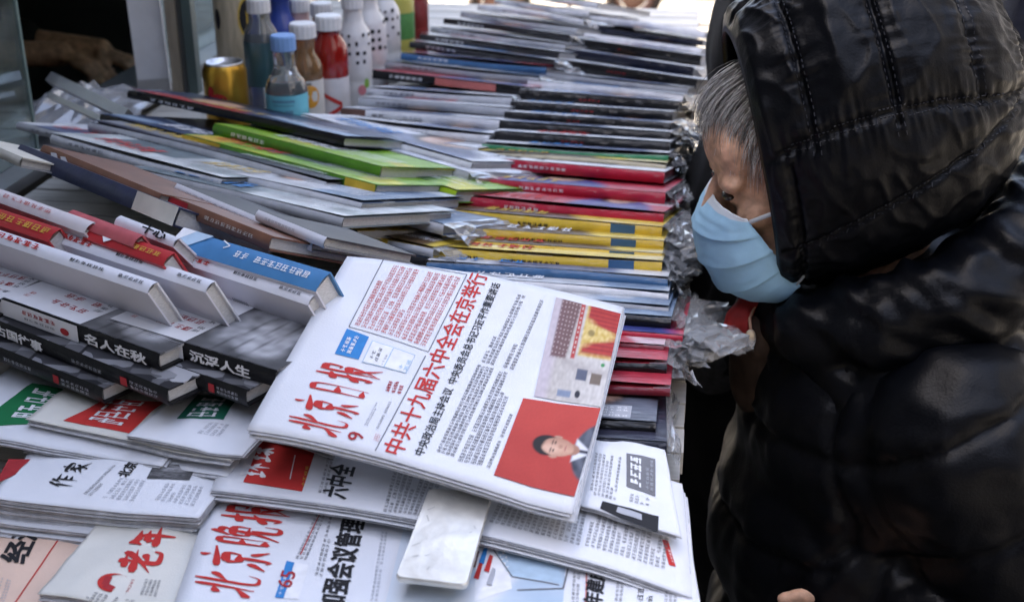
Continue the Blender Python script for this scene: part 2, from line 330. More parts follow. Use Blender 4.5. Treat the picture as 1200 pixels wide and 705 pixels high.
class Panel:
    """a printable four-sided surface. TL, TR, BR, BL in the reading sense of what is printed on it"""
    def __init__(s, TL, TR, BR, BL, thingo, bump=None, lift=.0005, flip=False):
        s.c = [np.asarray(q, float) for q in (TL, TR, BR, BL)]; s.o = thingo; s.bump = bump; s.parts = {}
        s.lay = lift
        a = s.c[1]-s.c[0] + s.c[2]-s.c[3]; b = s.c[3]-s.c[0] + s.c[2]-s.c[1]
        s.n = unit(np.cross(b, a)); s.mid = sum(s.c)/4
        s.W = np.linalg.norm(a)/2; s.H = np.linalg.norm(b)/2
        s.e1 = unit(a); s.e2 = np.cross(s.n, s.e1)
    def m(s, u, v, w=0):
        q = s.c[0]*(1-u)*(1-v) + s.c[1]*u*(1-v) + s.c[2]*u*v + s.c[3]*(1-u)*v
        return q + s.n*(w + (s.bump(u, v) if s.bump else 0))
    def pix(s, x, y):
        d = ray(x, y); t = np.dot(s.mid-_C, s.n)/np.dot(d, s.n); u = v = .5
        for it in range(14):
            q = _C + d*t; bb = s.bump(min(1, max(0, u)), min(1, max(0, v))) if s.bump else 0
            e = q - (s.m(u, v)); A = np.array([(s.m(u+.01, v)-s.m(u, v))/.01, (s.m(u, v+.01)-s.m(u, v))/.01, -d]).T
            du = np.linalg.lstsq(A, e, rcond=None)[0]; u += du[0]; v += du[1]; t += du[2]
        return u, v
    def put(s, part, m, V, Fc):
        k = (part, m.name)
        if k not in s.parts: s.parts[k] = (MB(), m)
        s.parts[k][0].add(V, Fc)
    def poly(s, part, m, pts, lay=0, uv=False, sub=1):
        q = [p if uv else s.pix(*p) for p in pts]; z = s.lay + lay*.00025
        if len(q) == 4:
            n = 10; V = []; Fc = []
            q = [np.array(x) for x in q]
            for j in range(n+1):
                for i in range(n+1):
                    a, b = i/n, j/n; c = q[0]*(1-a)*(1-b)+q[1]*a*(1-b)+q[2]*a*b+q[3]*(1-a)*b; V.append(s.m(c[0], c[1], z))
            for j in range(n):
                for i in range(n): k = j*(n+1)+i; Fc.append((k, k+n+1, k+n+2, k+1))
            s.put(part, m, V, Fc)
        else:
            s.put(part, m, [s.m(a, b, z) for a, b in q], [tuple(range(len(q)))])
    def stroke(s, part, m, pts, wd, lay=0, uv=False):
        q = [np.array(p if uv else s.pix(*p)) for p in pts]; z = s.lay+lay*.00025; V = []; Fc = []
        for i in range(len(q)-1):
            n = 6; d = (q[i+1]-q[i])*np.array([s.W, s.H]); t = unit(d); nn = np.array([-t[1]/s.W, t[0]/s.H])*wd/2
            for k in range(n+1):
                c = q[i]*(1-k/n)+q[i+1]*k/n; V += [s.m(*(c+nn), z), s.m(*(c-nn), z)]
            b = len(V)-2*(n+1)
            for k in range(n): Fc.append((b+2*k, b+2*k+1, b+2*k+3, b+2*k+2))
        s.put(part, m, V, Fc)
    def _lay_type(s, part, m, V, Fc, q0, q1, h, z):
        """V in em units along the line q0 -> q1 (uv), letters h metres high, rising to the page's up side"""
        d = (q1-q0)*np.array([s.W, s.H]); L = np.linalg.norm(d); t = d/L; up = np.array([t[1], -t[0]])
        out = []
        for x, y in V:
            o = (t*x*L + up*y*h)/np.array([s.W, s.H]); c = q0+o; out.append(s.m(c[0], c[1], z))
        s.put(part, m, out, Fc)
    def text(s, part, m, st, p0, p1, h, lay=1, bold=.012, uv=False, mirror=False):
        q0, q1 = (np.array(p if uv else s.pix(*p)) for p in (p0, p1)); V, Fc = glyphs(st, min(bold, .014))
        if not len(V): return
        W = V[:, 0].max(); Hh = V[:, 1].max()
        for k, (ox, oy) in enumerate(((0, 0),) if bold < .02 else ((0, 0), (.035, 0), (0, .03), (.035, .03))):      # heavy type
            V2 = [((x+ox)/W, (y+oy)/Hh) for x, y in V]
            s._lay_type(part, m, V2, Fc, q0, q1, h, s.lay+lay*.00025+k*.00002)
    def calli(s, part, m, st, p0, p1, h, lay=1, wd=.085, uv=False, gap=.12):
        q0, q1 = (np.array(p if uv else s.pix(*p)) for p in (p0, p1)); n = len(st)
        for i, ch in enumerate(st):
            V, Fc = brush(ch, wd, i); cw = 1/n
            V2 = [((i + gap/2 + x*(1-gap))*cw, y) for x, y in V]
            s._lay_type(part, m, V2, Fc, q0, q1, h, s.lay+lay*.00025)
    def lines(s, part, m, quad, nl, chars, uv=False, lay=1, fill=.62, seed=1, ragged=True, weight=.12):
        """nl lines of small type too small to read, between the corners TL, TR, BR, BL of quad"""
        q = [np.array(p if uv else s.pix(*p)) for p in quad]; r = random.Random(seed); z = s.lay+lay*.00025; V = []; Fc = []
        def B(a, b): c = q[0]*(1-a)*(1-b)+q[1]*a*(1-b)+q[2]*a*b+q[3]*(1-a)*b; return s.m(c[0], c[1], z)
        for l in range(nl):
            stop = chars if not ragged or r.random() > .18 else int(chars*r.uniform(.3, .9))
            b0, b1 = (l+.5-fill/2)/nl, (l+.5+fill/2)/nl
            for k in range(stop):
                if r.random() < .02: continue
                a0, a1 = (k+.08)/chars, (k+.92)/chars; da, db = a1-a0, b1-b0
                def rect(x0, y0, x1, y1):
                    n = len(V); V.extend([B(a0+da*x0, b0+db*y0), B(a0+da*x1, b0+db*y0), B(a0+da*x1, b0+db*y1), B(a0+da*x0, b0+db*y1)]); Fc.append((n, n+3, n+2, n+1))
                w_ = weight
                nh = r.choice((3, 3, 4)); nvt = r.choice((1, 2, 2, 3))
                for h_ in range(nh):
                    y = (1-w_)*(h_+r.uniform(-.12, .12))/(nh-1); y = min(1-w_, max(0, y)); a_x = r.choice((0, 0, .1, .3)); b_x = r.choice((1, 1, .9, .65)); rect(a_x, y, b_x, y+w_*.85)
                for v_ in range(nvt):
                    x = (1-w_)*(v_+.5+r.uniform(-.3, .3))/nvt; rect(x, r.choice((0, 0, .3)), x+w_, r.choice((1, 1, .7)))
                if r.random() < .35:
                    n = len(V); x0_, x1_ = (.1, .45) if r.random() < .5 else (.9, .55); V.extend([B(a0+da*x0_, b0+db*1), B(a0+da*(x0_+w_), b0+db*1), B(a0+da*(x1_+w_), b0+db*.4), B(a0+da*x1_, b0+db*.4)]); Fc.append((n, n+3, n+2, n+1))
        s.put(part, m, V, Fc)
    def picture(s, part, quad, fn, nx=64, ny=64, uv=False, lay=1, glossy=False):
        """a printed photograph: fn(u, v) gives the ink colour"""
        q = [np.array(p if uv else s.pix(*p)) for p in quad]; V = []; cols = []; z = s.lay+lay*.00025
        for j in range(ny+1):
            for i in range(nx+1):
                a, b = i/nx, j/ny; c = q[0]*(1-a)*(1-b)+q[1]*a*(1-b)+q[2]*a*b+q[3]*(1-a)*b; V.append(s.m(c[0], c[1], z)); cols.append(fn(a, b))
        Fc = [(j*(nx+1)+i, (j+1)*(nx+1)+i, (j+1)*(nx+1)+i+1, j*(nx+1)+i+1) for j in range(ny) for i in range(nx)]
        o = mk(part, V, Fc, glossy_picture_mat() if glossy else picture_mat(), s.o, True)
        at = o.data.color_attributes.new('print', 'FLOAT_COLOR', 'POINT'); at.data.foreach_set('color', np.array([list(c)[:3]+[1] for c in cols], float).ravel())
    def done(s):
        for (part, _), (b, m) in s.parts.items(): b.build(part, m, s.o)

def grid_slab(fn, nu, nv, th):
    """closed slab: top surface fn(u, v, 0), underside fn(u, v, -th)"""
    V, Fc = [], []; n = (nu+1)*(nv+1)
    for w_ in (0, -th):
        for j in range(nv+1):
            for i in range(nu+1): V.append(fn(i/nu, j/nv, w_))
    I = lambda i, j, k=0: k*n + j*(nu+1)+i
    for j in range(nv):
        for i in range(nu):
            Fc.append((I(i, j), I(i, j+1), I(i+1, j+1), I(i+1, j))); Fc.append((I(i, j, 1), I(i+1, j, 1), I(i+1, j+1, 1), I(i, j+1, 1)))
    for i in range(nu):
        Fc.append((I(i, 0), I(i+1, 0), I(i+1, 0, 1), I(i, 0, 1))); Fc.append((I(i+1, nv), I(i, nv), I(i, nv, 1), I(i+1, nv, 1)))
    for j in range(nv):
        Fc.append((I(0, j+1), I(0, j), I(0, j, 1), I(0, j+1, 1))); Fc.append((I(nu, j), I(nu, j+1), I(nu, j+1, 1), I(nu, j, 1)))
    return V, Fc

# ================================================================== THE SETTING
def plank_concrete():
    m = mat('pavement', (.150, .136, .115), .9, .2, 0, .18, 3, .3, 60); return m
g = 300
GZ = -.30                                    # pavement level: the counter is 1.14 m high
gr = mk('ground', [(-g, -g, GZ), (g, -g, GZ), (g, g, GZ), (-g, g, GZ)], [(0, 1, 2, 3)], plank_concrete()); gr['kind'] = 'structure'
rd = mk('road', [(-60, 9.6, GZ+.004), (60, 9.6, GZ+.004), (60, 17, GZ+.004), (-60, 17, GZ+.004)], [(0, 1, 2, 3)], mat('road surface', (.07, .068, .064), .9, .2, 0, .2, 5, .3, 90)); rd['kind'] = 'structure'
V, Fc = boxv((-60, 9.4, GZ), (120, 0, 0), (0, .2, 0), (0, 0, .12)); kb = mk('kerb', V, Fc, mat('kerb stone', (.12, .115, .105), .85, .2, 0, .15, 12)); kb['kind'] = 'structure'

TOP = .84                                    # counter top
KX = float(P(61, 165, .853)[0]) + .041                                    # front of the kiosk
# counter of pale slats
ct = thing('display_counter', 'long slatted counter carrying the newspapers, books and magazines', 'counter', (-.44, 1.6, GZ))
wood = mat('pale painted wood', (.50, .47, .41), .65, .35, 0, .14, 20, .25, 150, aniso=(1, 8, 8))
wood2 = mat('pale painted wood worn', (.44, .42, .37), .7, .3, 0, .2, 24, .3, 150, aniso=(1, 8, 8))
for i in range(56):
    y0 = .42 + i*.046
    V, Fc = boxv((KX+.02, y0, TOP-.022), (.892-KX-.90+rng.uniform(-.002, .002), 0, 0), (0, .0415, 0), (0, 0, .022-rng.uniform(0, .0012)))
    mk('slat', V, Fc, wood if rng.random() < .6 else wood2, ct)
V, Fc = boxv((-.024, .42, TOP-.14), (.025, 0, 0), (0, 2.57, 0), (0, 0, .117)); mk('front_rail', V, Fc, wood2, ct)
V, Fc = boxv((KX+.02, .42, TOP-.14), (.025, 0, 0), (0, 2.57, 0), (0, 0, .117)); mk('back_rail', V, Fc, wood2, ct)
dark_metal = mat('dark painted steel', (.03, .03, .032), .45, .5, 0, .2, 50)
for x in (-.06, KX+.05):
    for y in (.5, 1.7, 2.9):
        V, Fc = boxv((x, y, GZ), (.04, 0, 0), (0, .04, 0), (0, 0, TOP-GZ-.141)); mk('leg', V, Fc, dark_metal, ct)

# kiosk to the left, the sun stands behind it
kk = thing('newsstand_kiosk', 'dark kiosk with glazed front and open serving hatch behind the counter', 'kiosk', (-1.9, .2, GZ))
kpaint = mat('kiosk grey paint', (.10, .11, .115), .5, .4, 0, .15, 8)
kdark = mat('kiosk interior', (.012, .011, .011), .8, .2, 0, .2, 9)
steel = mat('brushed aluminium frame', (.42, .42, .42), .38, .5, 0, .1, 30, metal=.8)
def kb_(name, a, b, m):
    a, b = np.array(a, float), np.array(b, float); d = b-a
    V, Fc = boxv(a, (d[0], 0, 0), (0, d[1], 0), (0, 0, d[2])); return mk(name, V, Fc, m, kk)
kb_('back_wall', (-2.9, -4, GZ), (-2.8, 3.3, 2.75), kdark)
kb_('end_wall', (-2.8, 3.2, GZ), (KX-.06, 3.3, 2.75), kpaint); kb_('end_wall', (-2.8, -4, GZ), (KX-.06, -3.9, 2.75), kpaint)
kb_('lower_panel', (KX-.06, -4, GZ), (KX-.02, 3.3, TOP-.005), kpaint)
kb_('upper_panel', (KX-.06, -4, 1.24), (KX-.02, 3.3, 2.75), kpaint)  # out of view, brought down low to darken the hatch interior
kb_('roof', (-3.0, -4.1, 2.752), (KX+.22, 3.4, 2.87), kpaint)
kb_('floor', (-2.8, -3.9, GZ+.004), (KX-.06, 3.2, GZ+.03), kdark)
kb_('sill', (KX-.12, -4, TOP-.004), (KX-.0, 3.3, TOP+.012), steel)
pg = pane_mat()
GY = float(P(61, 165, .87)[1])
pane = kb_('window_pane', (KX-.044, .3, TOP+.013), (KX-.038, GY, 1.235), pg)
kb_('pane_edge', (KX-.046, GY+.0005, TOP+.013), (KX-.036, GY+.006, 1.235), mat('cut glass edge', (.16, .22, .2), .15, .6, 0, .1, 20))
for y in (.27,): kb_('post', (KX-.07, y-.03, TOP+.013), (KX-.02, y, 1.235), steel)
nq0, nq1 = P(163, 109, .853), P(200, 106, .853); YP = float(nq0[1])
for x0, x1, m_ in ((203, 215, mat('wooden door strip', (.30, .25, .18), .6, .3, 0, .2, 20, .2, 90, aniso=(8, 8, 1))), (217, 221, mat('dark gap strip', (.05, .05, .045), .6)), (222, 233, mat('green steel strip', (.07, .10, .09), .4, .5, 0, .15, 20))):
    A_, B_ = P(x0, 110, .853), P(x1, 110, .853); V, Fc = boxv(A_, B_-A_, (0, .02, 0), (0, 0, .382)); mk('post', V, Fc, m_, kk)
YE = float(P(236, 112, .853)[1])
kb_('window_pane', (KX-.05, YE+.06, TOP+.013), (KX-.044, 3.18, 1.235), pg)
# shelf and rails inside the hatch
V, Fc = tube([D(60, 92, 1.86), D(150, 136, 1.80)], .011, 4); mk('rail', V, Fc, steel, kk)
V, Fc = tube([D(58, 112, 1.85), D(140, 150, 1.79)], .006, 4); mk('rail', V, Fc, steel, kk)
# white notice standing in the hatch
q0, q1 = nq0, nq1
no = thing('notice_board', 'plain white board standing upright beside the dark hatch', 'notice', q0)
V, Fc = boxv(q0, q1-q0, (0, .006, 0), (-.012, .01, .375)); mk('board', V, Fc, mat('white notice card', (.60, .60, .60), .6, .3, 0, .08, 30), no)
V, Fc = boxv(q0-np.array([0, .0025, 0]), q1-q0, (0, .002, 0), (0, .0006, .022)); mk('clip_strip', V, Fc, steel, no)

# ================================================================== NEWSPAPERS
def crumple(u, v, ph):
    return .0016*mnoise.noise(Vector((u*3.1+ph*5, v*3.4, ph))) + .0007*mnoise.noise(Vector((u*8+ph, v*7, ph*3)))
def smoothbump(a=0, b=0, ph=0, edge=0):
    def f(u, v):
        return crumple(u, v, ph+a*100) + a*math.sin(math.pi*u)*math.sin(math.pi*v) + b*math.sin(2.2*math.pi*v+ph)*math.cos(1.4*math.pi*u+ph) + edge*(v**6)
    return f
def leaf_stack(pan, parent, th, n, seed, mats, jit=.0025, part='inner_pages'):
    """the folded leaves under a front page, their edges uneven"""
    r = random.Random(seed); mb = MB()
    for k in range(n):
        z0 = -.0011-(k+.3)*th/n; t = th/n*.55; du, dv = r.uniform(-jit, jit)/pan.W, r.uniform(-jit, jit)/pan.H
        s0, s1 = r.uniform(0, jit)/pan.W, r.uniform(0, jit)/pan.H
        fn = lambda u, v, w_: pan.m(s0+du+u*(1-2*s0), s1+dv+v*(1-2*s1), z0+w_ + (.0004*math.sin(9*u+k)*math.sin(7*v+k)))
        mb.add(*grid_slab(fn, 14, 16, t))
    return mb.build(part, mats, parent)
def newspaper(label, c, th=.005, leaves=6, bump=None, m=NEWS, group=None, seed=1, jit=.0025, printed=True, edge=None):
    cs = [P(x, y, z) for x, y, z in c]
    base = sum(cs)/4; base[2] = min(q[2] for q in cs) - th
    t = thing('newspaper', label, 'newspaper', base, group)
    pan = Panel(*cs, t, bump)
    V, Fc = grid_slab(pan.m, 26, 30, .00035); mk('front_page', V, Fc, m, t, True)
    leaf_stack(pan, t, th, leaves, seed, edge or LEAF, jit)
    return t, pan
def pile_under(pan, n, th, label, group, seed, m=None, off=(0, 0), jit=.006, first=0):
    r = random.Random(seed); z = first
    for k in range(n):
        du, dv = off[0]*(k+1)/pan.W + r.uniform(-jit, jit)/pan.W, off[1]*(k+1)/pan.H + r.uniform(-jit, jit)/pan.H
        cs = [pan.m(a+du, b+dv, -z-.0008) for a, b in ((0, 0), (1, 0), (1, 1), (0, 1))]
        if pan.bump: cs = [q - pan.n*0 for q in cs]
        base = sum(cs)/4; base[2] -= th
        t = thing('newspaper', label, 'newspaper', base, group)
        p2 = Panel(*[q - pan.n*(pan.bump(min(1, max(0, a+du)), min(1, max(0, b+dv))) if pan.bump else 0) for q, (a, b) in zip(cs, ((0, 0), (1, 0), (1, 1), (0, 1)))], t, pan.bump)
        V, Fc = grid_slab(p2.m, 20, 20, .00035); mk('front_page', V, Fc, m or NEWS, t, True)
        leaf_stack(p2, t, th, 4, seed+k*7, LEAF, .003); z += th+.0012

# --- the evening paper at the front
b3 = smoothbump(.004, .0012, .4)
n3, p3 = newspaper('evening newspaper with red brush masthead and big black headline in front of the metal plate',
   [(183, 768, .872), (262, 538, .872), (800, 578, .872), (850, 885, .872)], bump=b3, seed=3)
pile_under(p3, 5, .0045, 'copy of the evening newspaper in the pile under the top one', 'evening newspapers in the front pile', 31, off=(.0, -.0042), jit=.003, first=.006)
p3.calli('masthead', RED, '北京晚报', (304, 706), (346, 594), .055, wd=.058)
p3.lines('small_print', GREY, [(345, 655), (372, 598), (384, 600), (360, 657)], 3, 12, seed=5)
p3.stroke('rule', RED, [(352, 650), (377, 598)], .0008)
p3.poly('price_box', BLUE, [(322, 700), (336, 657), (345, 659), (332, 701)])
p3.poly('price_box', WHITE, [(333, 701), (346, 659), (362, 662), (350, 702)])
p3.text('price', REDD, '65', (341, 690), (348, 671), .011, 2)
p3.lines('price', WHITE, [(325, 698), (336, 662), (341, 663), (330, 699)], 1, 6, lay=2)
p3.text('headline', BLACK, '加强会议管理', (402, 718), (430, 611), .019, bold=.035)
p3.lines('standfirst', GREY, [(368, 675), (387, 600), (396, 602), (378, 677)], 2, 14, seed=7)
p3.lines('body_text', LGREY, [(433, 705), (447, 622), (455, 623), (443, 705)], 2, 18, seed=17)
grade_ = lambda u, v: mixc(mixc((.60, .66, .72), (.40, .50, .60), v+.4*mnoise.noise(Vector((u*4, v*4, 1)))), (.68, .69, .70), soft(abs(v-.30-.5*u)-.10, .06))
grade = cover_mat('pale blue newspaper picture', [(.62, .68, .74), (.46, .56, .66), (.55, .64, .72), (.70, .72, .74)], 9, 2, False)
p3.picture('picture', [(440, 760), (475, 612), (664, 640), (655, 790)], grade_, 40, 40, lay=0)
p3.poly('picture', PALEB, [(598, 676), (570, 632), (648, 642), (660, 684)], 1)
p3.poly('picture', WHITE, [(556, 705), (558, 640), (592, 640), (600, 690)], 1)
for k, (c_, a) in enumerate(((RED, (560, 668)), (BLUE, (566, 650)), (RED, (572, 660)), (BROWN, (556, 655)), (LGREY, (575, 676)))):
    x, y = a; p3.poly('picture', c_, [(x-5, y+10), (x+2, y-9), (x+6, y-7), (x+1, y+12)], 2+k)
p3.stroke('picture', GREY, [(606, 692), (660, 690), (672, 640)], .0012, 2)
p3.stroke('picture', GREY, [(575, 640), (600, 676), (655, 686)], .001, 2)
p3.text('second_headline', BLACK, '年建成50', (706, 712), (713, 655), .013, bold=.03)
p3.lines('body_text', GREY, [(668, 720), (672, 650), (682, 652), (678, 720)], 2, 14, seed=8)
p3.stroke('rule', PINK, [(686, 720), (688, 650)], .001)
p3.lines('body_text', GREY, [(718, 720), (724, 662), (734, 664), (728, 720)], 2, 12, seed=9)
p3.lines('body_text', BLACK, [(742, 722), (748, 672), (770, 676), (764, 722)], 2, 6, seed=10)
p3.lines('body_text', GREY, [(776, 722), (780, 680), (800, 684), (798, 722)], 4, 10, seed=19)

# --- the paper with the red square masthead, under the morning paper
def b2(u, v): return crumple(u, v, 2) + .010*math.sin(math.pi*min(1, v*1.0))*(1-.35*u) + .0012*math.sin(6*v+2*u) - .006*max(0, v-.82)/.18
n2, p2 = newspaper('newspaper with white brush title on a red square, tucked under the morning paper',
   [(248, 574, .886), (300, 455, .886), (800, 560, .884), (812, 690, .880)], bump=b2, seed=4, th=.004)
pile_under(p2, 1, .003, 'second copy lying under the newspaper with the red square title', None, 33, off=(-.003, .002), jit=.002, first=.0048)
p2.poly('masthead', RED, [(285, 565), (306, 516), (369, 530), (354, 576)])
p2.calli('masthead', WHITE, '环球', (313, 562), (325, 526), .026, 2, .085)
p2.stroke('masthead', WHITE, [(340, 562), (346, 534)], .0008, 2)
p2.lines('masthead', GOLD, [(352, 570), (361, 534), (366, 535), (357, 572)], 1, 6, lay=2)
p2.lines('small_print', GREY, [(372, 578), (384, 534), (392, 536), (382, 580)], 2, 9, seed=11)
p2.text('headline', BLACK, '六中全', (406, 586), (418, 548), .021, bold=.03)
p2.lines('body_text', GREY, [(448, 600), (462, 545), (520, 560), (500, 606)], 9, 14, seed=12)
p2.lines('body_text', GREY, [(572, 612), (592, 572), (690, 594), (680, 640)], 16, 12, seed=13)
p2.lines('body_text', GREY, [(684, 640), (694, 598), (786, 620), (780, 668)], 14, 12, seed=14)
p2.poly('side_label', RED, [(784, 662), (776, 632), (783, 634), (792, 664)])
p2.lines('side_label', WHITE, [(787, 660), (779, 634), (783, 636), (791, 662)], 1, 6, lay=2)

# --- the tabloid pushed out on the right, under the magazines
n4, p4 = newspaper('tabloid page with a dark boxed heading sticking out below the dark magazines',
   [(648, 582, .897), (662, 500, .897), (779, 528, .895), (798, 628, .891)], bump=smoothbump(.003, .001, 2), seed=5, th=.003, leaves=4)
p4.lines('body_text', GREY, [(690, 580), (697, 530), (729, 536), (722, 588)], 7, 12, seed=15)
p4.poly('heading', GREY, [(734, 570), (734, 531), (768, 538), (768, 582)])
p4.lines('heading', WHITE, [(737, 568), (737, 534), (753, 538), (753, 574)], 1, 4, lay=2, seed=41, weight=.2, fill=.8, ragged=False)
p4.lines('heading', LGREY, [(756, 574), (756, 538), (766, 540), (766, 578)], 2, 7, lay=2)
p4.poly('picture', BLACK, [(703, 596), (706, 587), (772, 605), (771, 624)])
p4.poly('picture', LGREY, [(722, 600), (724, 594), (752, 603), (752, 610)], 1)
p4.lines('body_text', GREY, [(736, 588), (738, 578), (768, 586), (768, 594)], 5, 3, seed=16)

# --- the big morning paper on top
def b1(u, v): return crumple(u, v, 4.2) + .007*math.sin(math.pi*min(1, v*1.15))*(.6+.4*u) + .0015*math.sin(5*v+3*u) - .012*max(0, .1-v)*u - .02*max(0, v-.9)*u
n1, p1 = newspaper('morning newspaper with red brush masthead and red headline, topmost on the pile',
   [(289, 503, .936), (407, 299, .998), (731, 359, .934), (671, 600, .916)], bump=b1, seed=6, th=.003, leaves=5, jit=.003)
pile_under(p1, 1, .0024, 'folded copy directly under the topmost morning newspaper', None, 35, off=(-.002, .001), jit=.003, first=.0042)
cs = [(255, 486, .901), (300, 420, .901), (420, 440, .901), (390, 530, .901)]
nb, pb = newspaper('blank corner of a folded newspaper poking out left of the morning paper', cs, bump=None, seed=8, th=.004, leaves=4)
Zm = lambda x, y: (250+x/2.204, 290+y/2.204)
p1.calli('masthead', RED, '北京日报', Zm(340, 502), Zm(446, 322), .052, wd=.060)
p1.stroke('box_rule', GREY, [Zm(350, 205), Zm(440, 30), Zm(655, 70), Zm(555, 270), Zm(350, 205)], .0008)
p1.lines('lead_text', mat('ink soft red', (.52, .10, .09), .75, .2, 0, .1, 100), [Zm(362, 200), Zm(446, 42), Zm(642, 78), Zm(548, 258)], 11, 24, seed=21, weight=.12, fill=.7)
p1.poly('colour_box', BLUE, [Zm(313, 275), Zm(345, 210), Zm(402, 231), Zm(375, 290)])
p1.lines('colour_box', WHITE, [Zm(324, 270), Zm(350, 220), Zm(380, 232), Zm(356, 278)], 2, 5, lay=2, weight=.16)
p1.poly('emblem_box', PALEB, [Zm(383, 297), Zm(410, 240), Zm(522, 278), Zm(498, 326)])
p1.poly('emblem_box', WHITE, [Zm(386, 296), Zm(412, 243), Zm(520, 280), Zm(496, 324)], 1)
p1.stroke('emblem_box', PALEB, [Zm(440, 310), Zm(465, 262)], .0008, 2)
p1.lines('emblem', GREY, [Zm(400, 288), Zm(416, 254), Zm(440, 262), Zm(424, 300)], 2, 3, lay=2, weight=.18)
p1.lines('emblem', LGREY, [Zm(430, 305), Zm(452, 262), Zm(460, 264), Zm(438, 308)], 1, 6, lay=2)
p1.lines('emblem', PALEB, [Zm(474, 316), Zm(488, 284), Zm(514, 294), Zm(500, 322)], 2, 2, lay=2, weight=.2)
p1.lines('small_print', REDD, [Zm(440, 372), Zm(452, 344), Zm(498, 350), Zm(486, 380)], 3, 4, seed=23, weight=.2)
p1.lines('small_print', GREY, [Zm(388, 460), Zm(420, 400), Zm(430, 402), Zm(398, 462)], 2, 12, seed=24)
p1.text('seal', REDD, '9', Zm(388, 500), Zm(390, 478), .012)
p1.lines('seal', PINK, [Zm(412, 498), Zm(418, 480), Zm(434, 484), Zm(426, 504)], 3, 4, seed=25)
p1.lines('small_print', GREY, [Zm(418, 468), Zm(452, 398), Zm(462, 400), Zm(428, 470)], 1, 16, seed=26)
p1.stroke('rule', GREY, [Zm(418, 525), Zm(548, 280)], .0009)
p1.text('headline', RED, '中共十九届六中全会在京举行', Zm(488, 540), Zm(712, 74), .0165, bold=.016)
p1.text('subheading', BLACK, '中央政治局主持会议  中央委员会总书记习近平作重要讲话', Zm(543, 540), Zm(743, 96), .0078, bold=.018)
BODY = mat('ink body text', (.10, .10, .11), .75, .2, 0, .2, 200)
p1.lines('body_text', BODY, [Zm(690, 296), Zm(774, 118), Zm(808, 126), Zm(724, 306)], 3, 24, seed=28, weight=.13, fill=.72)
p1.lines('body_text', BODY, [Zm(744, 310), Zm(828, 132), Zm(856, 138), Zm(778, 318)], 2, 24, seed=31, weight=.13, fill=.6)
p1.lines('body_text', BODY, [Zm(574, 528), Zm(682, 302), Zm(726, 312), Zm(622, 542)], 4, 30, seed=29, weight=.13, fill=.74)
p1.lines('body_text', BODY, [Zm(628, 552), Zm(738, 318), Zm(786, 330), Zm(694, 566)], 4, 32, seed=30, weight=.13, fill=.74)
p1.lines('body_text', BODY, [Zm(702, 568), Zm(764, 428), Zm(776, 432), Zm(716, 572)], 1, 18, seed=33, weight=.13)
# printed picture of the hall
hall = ink('hall wall', (.50, .47, .44)); hallw = ink('hall side', (.20, .11, .12))
p1.picture('hall_picture', [Zm(828, 385), Zm(885, 130), Zm(1052, 172), Zm(1000, 412)], hall_ink, 90, 90)
# printed portrait: nobody in particular
p1.picture('portrait', [Zm(724, 588), Zm(800, 390), Zm(1000, 416), Zm(932, 644)], portrait_ink, 80, 80)
for p in (p1, p2, p3, p4): p.done()

# --- left-hand piles
# salmon business paper, seniors' paper
n5, p5 = newspaper('salmon-coloured business newspaper with a thin red diagonal rule, at the front of the counter',
   [(-170, 800, .852), (-40, 590, .852), (150, 612, .852), (60, 840, .852)], bump=smoothbump(.003), m=NEWSP, seed=51)
p5.text('masthead', BLACK, '经济', (30, 662), (55, 612), .022, bold=.03)
p5.stroke('rule', RED, [(18, 706), (76, 622)], .0012)
p5.lines('body_text', LGREY, [(-8, 706), (2, 676), (14, 680), (6, 706)], 4, 8, seed=52)
n6, p6 = newspaper('cream newspaper with two red brush characters and a red round emblem, beside the salmon one',
   [(44, 696, .8655), (116, 610, .8655), (252, 596, .8655), (204, 722, .8655)], bump=smoothbump(.004, .001), m=NEWSW, seed=53, th=.006)
pile_under(p6, 2, .005, 'copy in the pile under the cream newspaper with the red emblem', 'cream newspapers in the front left pile', 54, m=NEWSW, off=(.001, .001), jit=.003, first=.007)
p6.calli('masthead', RED, '老年', (181, 676), (210, 618), .030, wd=.1)
pts = []
for i in range(15):
    a = 2.2*i/14*math.pi/1.55+1.0; pts.append((135+17*math.cos(a)*1.0+3, 682+11*math.sin(a)))
cr_ = [(133+19*math.cos(a), 683+11*math.sin(a)) for a in np.linspace(-.5, -4.6, 14)] + [(138+13*math.cos(a), 681+7.5*math.sin(a)) for a in np.linspace(-4.4, -.4, 14)]
for k in range(13): p6.poly('emblem', RED, [cr_[k], cr_[k+1], cr_[26-k], cr_[27-k]], 1)
p6.stroke('emblem', REDD, [(128, 676), (123, 686), (133, 691)], .005, 2)
p6.lines('masthead', PINK, [(146, 694), (156, 674), (161, 675), (151, 695)], 1, 6, seed=55)
p6.lines('body_text', GREY, [(163, 697), (170, 678), (190, 680), (184, 700)], 4, 7, seed=56)
p6.lines('body_text', GREY, [(97, 704), (104, 692), (160, 703), (150, 712)], 9, 4, seed=57)
